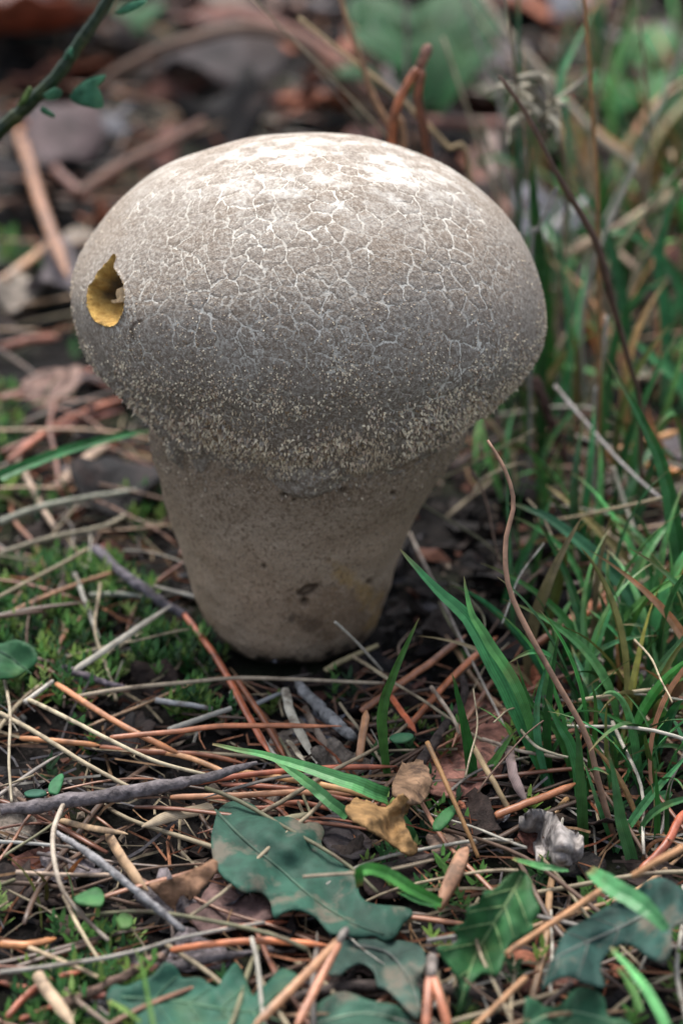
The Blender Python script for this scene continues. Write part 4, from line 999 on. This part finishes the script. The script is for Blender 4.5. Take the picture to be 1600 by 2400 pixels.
def seed_head():
    p = V(1275, 250, .085)
    b = G(1290, 900, -.001)
    root = empty('dry_seed_head', b, 'pale papery dry seed head on a thin stem behind the cap', 'seed head')
    st = catmull(np.array([b, b*.4+p*.6+np.array([.004, 0, .01]), p]), 20)
    v, f, ac, al = sweep(st-b, .0012, 'tube', (0, -1, .1)); link('stem', mesh('stem', v, f, M_STRAW, True, {'across': ac, 'along': al}), root, None, C(170,150,120))
    for j in range(26):
        e = p+JIT.normal(0, 1, 3)*np.array([.0065, .004, .0042])
        q = (p+e)/2+JIT.normal(0, .0016, 3)
        P = catmull(np.array([p+JIT.normal(0, .001, 3), q, e]), 8)
        v, f, ac, al = sweep(P-b, JIT.uniform(.0006, .0022)*np.array([.5, .9, 1, 1.1, 1, .8, .5, .15]), 'flat', JIT.normal(0, 1, 3), JIT.normal(0, 2))
        link('bract', mesh('bract', v, f, M_STRAW, True, {'across': ac, 'along': al}), root, None, np.array(C(200,190,164))*JIT.uniform(.6, 1.2))
seed_head()


# ------------------------------------------------------------------ scattered litter, moss and grass
R2 = np.random.default_rng(23)
def pocket(x, y): return (x > .010) & (x < .054) & (y > -.020) & (y < .062) & (y > -.020+.35*(x-.02))
def clear(x, y, r=.0): return math.hypot(x, y) > .0215+r and not (r > 0 and pocket(x, y))

def unit_leaf(seed):
    r = np.random.default_rng(seed)
    n = 22; a = np.linspace(0, 2*math.pi, n, endpoint=False)
    asp = r.uniform(.45, .85)
    rad = 1+.22*np.sin(a*r.integers(2, 6)+r.uniform(0, 6))+r.normal(0, .09, n)
    o = np.stack([np.cos(a)*rad*10, np.sin(a)*rad*10*asp], -1)
    v, f = cdt(o, 3.4)
    z = fbm(np.c_[v, 0*v[:, 0]+seed]/10, 1.1, seed, 3)*2.6+(v[:, 1]/8)**2*r.uniform(-2, 4)+(v[:, 0]/10)**2*r.uniform(-1, 3)
    P = np.c_[v, z]/1000
    return thick(P-np.array([0, 0, P[:, 2].min()]), f, .00035, M_DEAD, 'dead_leaf')
UL = [unit_leaf(i) for i in range(12)]
def unit_rod(seed, kind, L, w):
    r = np.random.default_rng(seed); n = 12
    t = np.linspace(-.5, .5, n)
    P = np.stack([t*L, r.uniform(-.1, .1)*L*(t*2)**2+.01*L*np.sin(t*9+seed), r.uniform(0, .06)*L*(1-(t*2)**2)], -1)
    v, f, ac, al = sweep(P, w*taper(kind, n), KINDS[kind][2], (0, 0, 1))
    return mesh(KINDS[kind][0], v, f, KINDS[kind][1], True, {'across': ac, 'along': al})
UN = [unit_rod(i, 'needle', .036, .00088) for i in range(8)]
US = [unit_rod(20+i, 'straw', .04, .0008) for i in range(6)]
UT = [unit_rod(40+i, 'twig', .03, .0018) for i in range(5)]

def scatter(me, name, x, y, h, size, col, label, cat, group, tilt=.12):
    z = float(ground_h(x, y))+h
    o = link(name, me, None, (x, y, z), np.array(col)*R2.uniform(.75, 1.2), label, cat, group)
    o.rotation_euler = (R2.normal(0, tilt), R2.normal(0, tilt), R2.uniform(0, 6.283)); o.scale = (size,)*3
    return o

def spot(y0, y1, m=.012):
    """a place on the ground that the camera can see, or nearly"""
    while True:
        y = R2.uniform(y0, y1); d = (y-CAM[1])*math.cos(PITCH)+CAM[2]*math.sin(PITCH)
        x = CAM[0]+R2.uniform(-1, 1)*(800*KPX*d+m)
        if clear(x, y, .006): return x, y

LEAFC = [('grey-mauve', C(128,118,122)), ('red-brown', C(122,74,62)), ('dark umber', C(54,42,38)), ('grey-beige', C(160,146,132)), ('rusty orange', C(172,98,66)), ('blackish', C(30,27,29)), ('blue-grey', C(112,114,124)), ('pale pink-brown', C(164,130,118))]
for i in range(230):
    x, y = spot(.05, 1.02, .03)
    nm, c = LEAFC[R2.choice(8, p=(.13, .25, .16, .09, .08, .14, .06, .09))]
    far = smooth(y, .1, .7)
    scatter(UL[i % 12], 'dead_leaf', x, y, .001+.004*R2.random(), R2.uniform(.7, 1.5)*(1+1.1*far), c, f'{nm} dead leaf in the blurred litter behind the puffball', 'dead leaf', f'{nm} dead leaves behind the puffball', .3)
scatter(UL[3], 'dead_leaf', *G(95, 130)[:2], .012, 4.2, C(196,96,56), 'large bright orange dead leaf behind the ribbed green stem', 'dead leaf', None, .1)
scatter(UL[5], 'dead_leaf', *G(60, 40)[:2], .012, 4.6, C(150,118,112), 'large pinkish-grey dead leaf beyond the bright orange one', 'dead leaf', None, .1)
scatter(UL[2], 'dead_leaf', *G(520, 240)[:2], .010, 3.2, C(66,58,60), 'large dark mauve dead leaf just above the cap', 'dead leaf', None, .1)
scatter(UL[8], 'dead_leaf', *G(150, 400)[:2], .008, 2.6, C(86,70,72), 'large mauve-brown dead leaf at the left shoulder of the cap', 'dead leaf', None, .1)
scatter(UL[9], 'dead_leaf', *G(655, 215)[:2], .016, 1.0, C(190,104,66), 'small orange leaf scrap above the cap', 'dead leaf', None, .1)
for i in range(150):
    x, y = spot(-.15, .07)
    nm, c = LEAFC[R2.choice(8, p=(.12, .13, .26, .08, .03, .26, .06, .06))]
    scatter(UL[i % 12], 'leaf_scrap', x, y, .0003+.0015*R2.random(), R2.uniform(.25, .6), c, f'{nm} leaf scrap half hidden among the needles and moss', 'leaf scrap', f'{nm} leaf scraps on the near ground', .3)
NEC = [('orange-brown', C(176,112,76)), ('rust-brown', RUST), ('dull brown', C(110,80,62)), ('tan', TAN), ('greyish', C(140,128,118))]
for i in range(250):
    x, y = spot(-.15, .07) if i < 135 else spot(.05, .45)
    nm, c = NEC[R2.choice(5, p=(.2, .22, .3, .14, .14))]
    wh = 'in the near litter' if i < 135 else 'in the litter beyond the puffball'
    scatter(UN[i % 8], 'pine_needle', x, y, .001+.004*R2.random()+.004*(i >= 135), R2.uniform(.6, 1.25), c, f'loose {nm} pine needle, half buried {wh}', 'pine needle', f'loose {nm} pine needles {wh}', .08)
STC = [('beige', STRAW), ('whitish', PALE), ('brown', BROWN), ('olive', C(140,136,100))]
for i in range(200):
    x, y = spot(-.15, .07) if i < 125 else spot(.05, .5)
    nm, c = STC[R2.choice(4, p=(.4, .2, .25, .15))]
    wh = 'in the near litter' if i < 125 else 'in the litter beyond the puffball'
    scatter(US[i % 6], 'dry_grass_stalk', x, y, .0015+.005*R2.random(), R2.uniform(.35, 1.1), c, f'loose {nm} scrap of dry stalk {wh}', 'dry stalk', f'loose {nm} stalks {wh}', .12)
for i in range(44):
    x, y = spot(-.15, .5)
    wh = 'near the puffball' if y < .06 else 'beyond the puffball'
    scatter(UT[i % 5], 'twig', x, y, .001+.003*R2.random(), R2.uniform(.4, 1.3), C(96,84,80), f'small loose brown-grey twig {wh}', 'twig', f'loose twigs {wh}', .1)

# moss and soil crumbs: nobody could count them
def moss():
    r = np.random.default_rng(31); N = 90000
    x, y = r.uniform(-.115, .10, N), r.uniform(-.16, .24, N)
    m = fbm(np.stack([x, y, 0*x], -1), 38, 61, 3)
    zone = 1.*((x < -.014) & (y > -.075)) + .8*((x < -.018) & (y <= -.075)) + .10*((x >= -.018) & (x < .03) & (y < -.02)) + .05*(x >= .03)
    zone = zone*np.where(y > .09, .35, 1)
    keep = (r.random(N) < (zone*smooth(m, .0, .4)+.008)*.22) & (np.hypot(x, y) > .0172) & ~pocket(x, y)
    x, y = x[keep], y[keep]; n = len(x); nl = 12
    b = np.stack([x, y, ground_h(x, y)-.001], -1); H = r.uniform(.003, .0085, n)
    ax = np.stack([r.normal(0, .35, n), r.normal(0, .35, n), np.ones(n)], -1); ax /= np.linalg.norm(ax, axis=1, keepdims=True)
    pal = np.array([C(72,128,42), C(48,108,46), C(112,148,46), C(34,74,36), C(130,164,76)])
    col = pal[r.choice(5, n, p=(.3, .28, .17, .17, .08))]*r.uniform(.8, 1.4, (n, 1))
    vs, cs = [], []
    for j in range(nl):
        t = .2+.8*j/nl; a = j*2.4+r.uniform(0, .5, n); L = .0029*(1.1-.5*t)*r.uniform(.7, 1.3, n); w = L*.36
        out = np.stack([np.cos(a), np.sin(a), 0*a+.5+.7*t], -1); out /= np.linalg.norm(out, axis=1, keepdims=True)
        s_ = np.stack([-np.sin(a), np.cos(a), 0*a], -1); p0 = b+ax*(H*t)[:, None]
        k = lambda q: q[:, None]
        vs.append(np.stack([p0-s_*k(w*.4), p0+s_*k(w*.4), p0+out*k(L*.5)+s_*k(w*.5), p0+out*k(L)+s_*k(w*.08), p0+out*k(L)-s_*k(w*.08), p0+out*k(L*.5)-s_*k(w*.5)], 1))
        cs.append(np.repeat((col*(.85+.4*t))[:, None], 6, 1))
    v = np.stack(vs, 1).reshape(-1, 3); c = np.stack(cs, 1).reshape(-1, 3)
    f = np.arange(len(v)).reshape(-1, 6)
    link('moss', mesh('moss', v, f, M_MOSS, False, col=c), kind='stuff', label='short green moss growing over the soil around the puffball', cat='moss')
moss()
def crumbs():
    r = np.random.default_rng(37); n = 9000
    y = np.r_[r.uniform(-.16, .10, 6000), r.uniform(.10, .7, 3000)]
    d = (y-CAM[1])*math.cos(PITCH)+CAM[2]*math.sin(PITCH)
    x = CAM[0]+r.uniform(-1, 1, n)*(800*KPX*d+.015)
    ok = np.hypot(x, y) > .0172; x, y = x[ok], y[ok]; n = len(x)
    far = smooth(y, .05, .5)
    s = np.exp(r.normal(-7.35, .5, n))*(1+1.6*far)
    b = np.stack([x, y, ground_h(x, y)+s*.2], -1)
    oct_ = np.array([(1, 0, 0), (-1, 0, 0), (0, 1, 0), (0, -1, 0), (0, 0, .7), (0, 0, -.7)], float)
    v = oct_[None]*r.uniform(.5, 1.4, (n, 6, 1))+r.normal(0, .25, (n, 6, 3))
    st = r.uniform(.5, 2.6, n); a = r.uniform(0, 6.28, n)
    v[:, :, 0] *= st[:, None]
    ca, sa = np.cos(a)[:, None], np.sin(a)[:, None]
    v = np.stack([v[..., 0]*ca-v[..., 1]*sa, v[..., 0]*sa+v[..., 1]*ca, v[..., 2]], -1)*s[:, None, None]+b[:, None]
    fo = np.array([(0, 2, 4), (2, 1, 4), (1, 3, 4), (3, 0, 4), (2, 0, 5), (1, 2, 5), (3, 1, 5), (0, 3, 5)])
    f = (np.arange(n)[:, None, None]*6+fo[None]).reshape(-1, 3)
    pal = np.array([C(34,29,28), C(54,44,40), C(22,21,24), C(92,76,66), C(76,74,80), C(136,120,104), C(104,62,46)])
    c = pal[r.choice(7, n, p=(.28, .24, .2, .1, .08, .05, .05))]
    link('soil_crumbs', mesh('soil_crumbs', v.reshape(-1, 3), f, M_STUFF, False, col=np.repeat(c, 6, 0)), kind='stuff', label='dark crumbs of humus, bark and charcoal strewn over the ground', cat='soil crumbs')
crumbs()
def debris():
    """hair-thin straw and root fragments, too many to tell apart"""
    r = np.random.default_rng(41); n = 3100
    y = np.r_[r.uniform(-.16, .10, 2200), r.uniform(.10, .8, 900)]
    d = (y-CAM[1])*math.cos(PITCH)+CAM[2]*math.sin(PITCH)
    x = CAM[0]+r.uniform(-1, 1, n)*(800*KPX*d+.02)
    ok = (np.hypot(x, y) > .026) & ~pocket(x, y); x, y = x[ok], y[ok]; n = len(x); far = smooth(y, .05, .5)
    L = r.uniform(.004, .018, n)*(1+1.2*far); w = r.uniform(.00018, .00055, n)*(1+1.5*far); a = r.uniform(0, 6.283, n)
    dr = np.stack([np.cos(a), np.sin(a), r.normal(0, .16, n)], -1); sd_ = np.stack([-np.sin(a), np.cos(a), 0*a], -1)
    b = np.stack([x, y, ground_h(x, y)+r.uniform(.0003, .0035, n)], -1)
    bend = r.normal(0, .12, n)*L
    ring = []
    for t in (-.5, 0, .5):
        c = b+dr*(L*t)[:, None]+sd_*(bend*(1-4*t*t))[:, None]
        for q, u in ((-1, 0), (0, 1), (1, 0)):
            ring.append(c+sd_*(w*q*.5)[:, None]+np.array([0, 0, 1])*(w*u*.7)[:, None])
    v = np.stack(ring, 1); f0 = []
    for i in (0, 3):
        for j in range(3):
            k = (j+1) % 3; f0.append((i+j, i+k, i+3+k, i+3+j))
    f = (np.arange(n)[:, None, None]*9+np.array(f0)[None]).reshape(-1, 4)
    pal = np.array([STRAW, PALE, BROWN, SALMON, RUST, GREY, C(70,56,50), TAN])
    c = pal[r.choice(8, n, p=(.17, .08, .18, .14, .14, .09, .10, .10))]*r.uniform(.55, 1.2, (n, 1))
    link('litter_fibres', mesh('litter_fibres', v.reshape(-1, 3), f, M_STUFF, False, col=np.repeat(c, 9, 0)), kind='stuff', label='fine straw, root and needle fragments strewn between the larger litter', cat='plant litter')
debris()

# grass tufts: each tuft a thing, each blade a part
def unit_blade(seed):
    r = np.random.default_rng(seed); n = 14; t = np.linspace(0, 1, n); b = r.uniform(.25, .95)
    P = np.stack([b*.040*t**2, .004*np.sin(t*3+seed), .05*t*(1-.35*b*t*t)], -1)
    v, f, ac, al = sweep(P, .0024*r.uniform(.8, 1.4)*taper('blade', n), 'blade', (-1, 0, .25), r.normal(0, .6))
    return mesh('blade', v, f, M_BLADE, False, {'across': ac, 'along': al})
UB = [unit_blade(i) for i in range(9)]
def tuft(x, y, n, size, label, group, dry=.14):
    z = float(ground_h(x, y))-.001
    root = empty('grass_tuft', (x, y, z), label, 'grass', group)
    for j in range(n):
        isdry = R2.random() < dry
        o = link('blade', UB[R2.integers(9)], root, (R2.normal(0, .0035), R2.normal(0, .0035), 0), np.array(C(168,142,100) if isdry else [GRN, DGRN, C(50,128,78), OLIVE][R2.choice(4, p=(.4, .3, .2, .1))])*R2.uniform(.7, 1.5)*1.4*np.array((R2.uniform(.8, 1.7), 1.0, R2.uniform(.65, 1.1))))
        o.rotation_euler = (R2.normal(0, .22), R2.normal(0, .22), R2.uniform(0, 6.28)); s = size*R2.uniform(.5, 1.25); o.scale = (s*.9, s*.9, s)
for (px, py, n, sz, wh) in ((1330,1640,9,.62,'just right of the bent dead stalk'), (1450,1660,12,.75,'around the dark green upright blade'), (1560,1700,12,.8,'beside the very broad blurred blade'), (1385,1880,10,.62,'directly behind the grey wood chip'),
        (1520,1560,12,.78,'under the pale broad leaning blade'), (1590,1830,10,.65,'next to the rust-red needle'), (1480,2000,7,.48,'at the upper edge of the purple leaf'), (1250,1760,7,.48,'at the foot of the tallest blade'), (1400,1760,10,.7,'behind the blue-green leaning blade'), (1480,1820,10,.66,'above the short broad lying blade'), (1370,1520,9,.6,'behind the level pinkish stem')):
    if py == 1640: tuft(*G(1570, 1690)[:2], 12, .8, 'withered brown and olive grass tuft beside the very broad blurred blade', 'low grass tufts right of the puffball', .8)
    tuft(*G(px, py)[:2], n, sz, 'low tuft of thin green grass '+wh, 'low grass tufts right of the puffball')
for (px, py, n, sz, wh) in ((1180,1010,7,.55,'in the dark pocket under the right of the cap'), (1110,1130,5,.4,'in the dark pocket beside the stem'), (1250,1180,8,.6,'behind the top of the bent dead stalk'), (1290,1010,8,.75,'between the leaning twig and the long grey stem'), (1400,1330,10,.7,'behind the wide arching blade'), (1250,1390,7,.5,'below the dark pocket'), (1540,1420,10,.7,'at the foot of the long curved blade'), (1330,1120,6,.6,'by the dark brown leaning twig'), (1480,1230,9,.85,'behind the bent pale stem'), (1590,1180,11,.95,'under the bright orange needle'), (1400,880,9,.9,'around the short white stalk'), (1530,930,11,1.0,'behind the long curved blade'), (1310,800,7,.85,'against the right side of the cap'),
        (1600,780,11,1.1,'behind the broad bending blade'), (1460,700,10,1.05,'at the kink of the dark brown tall stalk'), (1330,640,8,.95,'behind the thin grey stem'), (1560,600,12,1.2,'under the thick beige stalk'), (1400,520,9,1.05,'behind the upright golden stalk'), (1290,500,7,.9,'by the pale grey stalk'),
        (1500,430,12,1.15,'above the thick beige stalk'), (1610,420,12,1.15,'beyond the thick beige stalk'), (1240,420,7,.9,'at the foot of the dark green stalk'), (1350,380,9,1.05,'below the pale seed head'), (1580,280,12,1.2,'among the dark green leafy weed'), (1440,250,10,1.2,'beside the dark green leafy weed')):
    tuft(*G(px, py)[:2], n, sz, 'blurred grass tuft '+wh, 'grass tufts behind and right of the puffball', 0 if 'pocket' in wh else .28)
for (px, py, n, sz, wh) in ((60,1010,3,.35,'under the thin green blade'), (120,1230,4,.3,'between the two level straws'), (260,1560,3,.22,'beside the pale flat straw'), (60,2110,4,.3,'near the pinkish straw')):
    tuft(*G(px, py)[:2], n, sz, 'small sparse grass sprout in moss '+wh, 'sprouts in the moss')

for i in range(30):
    px, py = R2.uniform(1080, 1640), R2.uniform(950, 1950)
    p = G(px, py)
    nm, c = STC[R2.choice(4, p=(.45, .2, .2, .15))]
    scatter(US[i % 6], 'dry_grass_stalk', p[0], p[1], R2.uniform(.006, .022), R2.uniform(.4, 1.0), c, f'{nm} dry straw caught among the grass blades', 'dry stalk', f'{nm} straws caught in the grass', .35)

for i in range(26):
    px, py = R2.uniform(1230, 1640), R2.uniform(520, 1060)
    p = G(px, py); L = R2.uniform(.05, .11); a = R2.uniform(0, 6.28); le = R2.uniform(.2, .9)
    q = p+np.array([math.cos(a)*le, .5*math.sin(a)*le, 1])*L; m_ = (p+q)/2+R2.normal(0, .006, 3)
    v, f, ac, al = sweep(catmull(np.array([p, m_, q]), 14)-p, R2.uniform(.0007, .0014)*np.linspace(1, .5, 14), 'tube', (0, -1, .1))
    nm, c = STC[R2.choice(4, p=(.5, .25, .15, .1))]
    link('dry_grass_stalk', mesh('dry_grass_stalk', v, f, M_STRAW, True, {'across': ac, 'along': al}), None, p-np.array([0, 0, .001]), np.array(c)*R2.uniform(.7, 1.2), f'{nm} dry stalk leaning in the blurred grass behind the cap', 'dry stalk', f'{nm} stalks leaning in the grass behind the cap')

# dark scraps, bark crumbs and needle ends packed against the foot; blackish scraps added as shade for the pocket under the cap
for i in range(34):
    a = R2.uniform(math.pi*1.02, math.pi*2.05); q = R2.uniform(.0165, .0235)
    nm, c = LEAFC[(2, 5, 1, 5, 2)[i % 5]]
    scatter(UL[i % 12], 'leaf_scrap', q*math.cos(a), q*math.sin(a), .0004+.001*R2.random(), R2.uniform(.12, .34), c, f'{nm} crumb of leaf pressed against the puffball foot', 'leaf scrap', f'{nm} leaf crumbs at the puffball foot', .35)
for i in range(16):
    a = R2.uniform(math.pi*1.05, math.pi*2.0); q = R2.uniform(.019, .026)
    nm, c = NEC[i % 5]
    o = scatter(UN[i % 8], 'pine_needle', q*math.cos(a), q*math.sin(a), .001+.002*R2.random(), R2.uniform(.25, .5), c, f'short broken {nm} needle lying at the puffball foot', 'pine needle', f'broken {nm} needles at the puffball foot', .1)
    o.rotation_euler[2] = a+math.pi/2+R2.normal(0, .35)
for i in range(30):  # dark scraps added so the pocket looks more shaded
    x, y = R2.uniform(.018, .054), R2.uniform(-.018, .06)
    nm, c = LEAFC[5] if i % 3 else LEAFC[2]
    scatter(UL[i % 12], 'leaf_scrap', x, y, .0004+.002*R2.random(), R2.uniform(.3, .7), c, f'{nm} leaf scrap added to darken the shaded pocket under the cap', 'leaf scrap', f'{nm} leaf scraps added to darken the shaded pocket', .4)
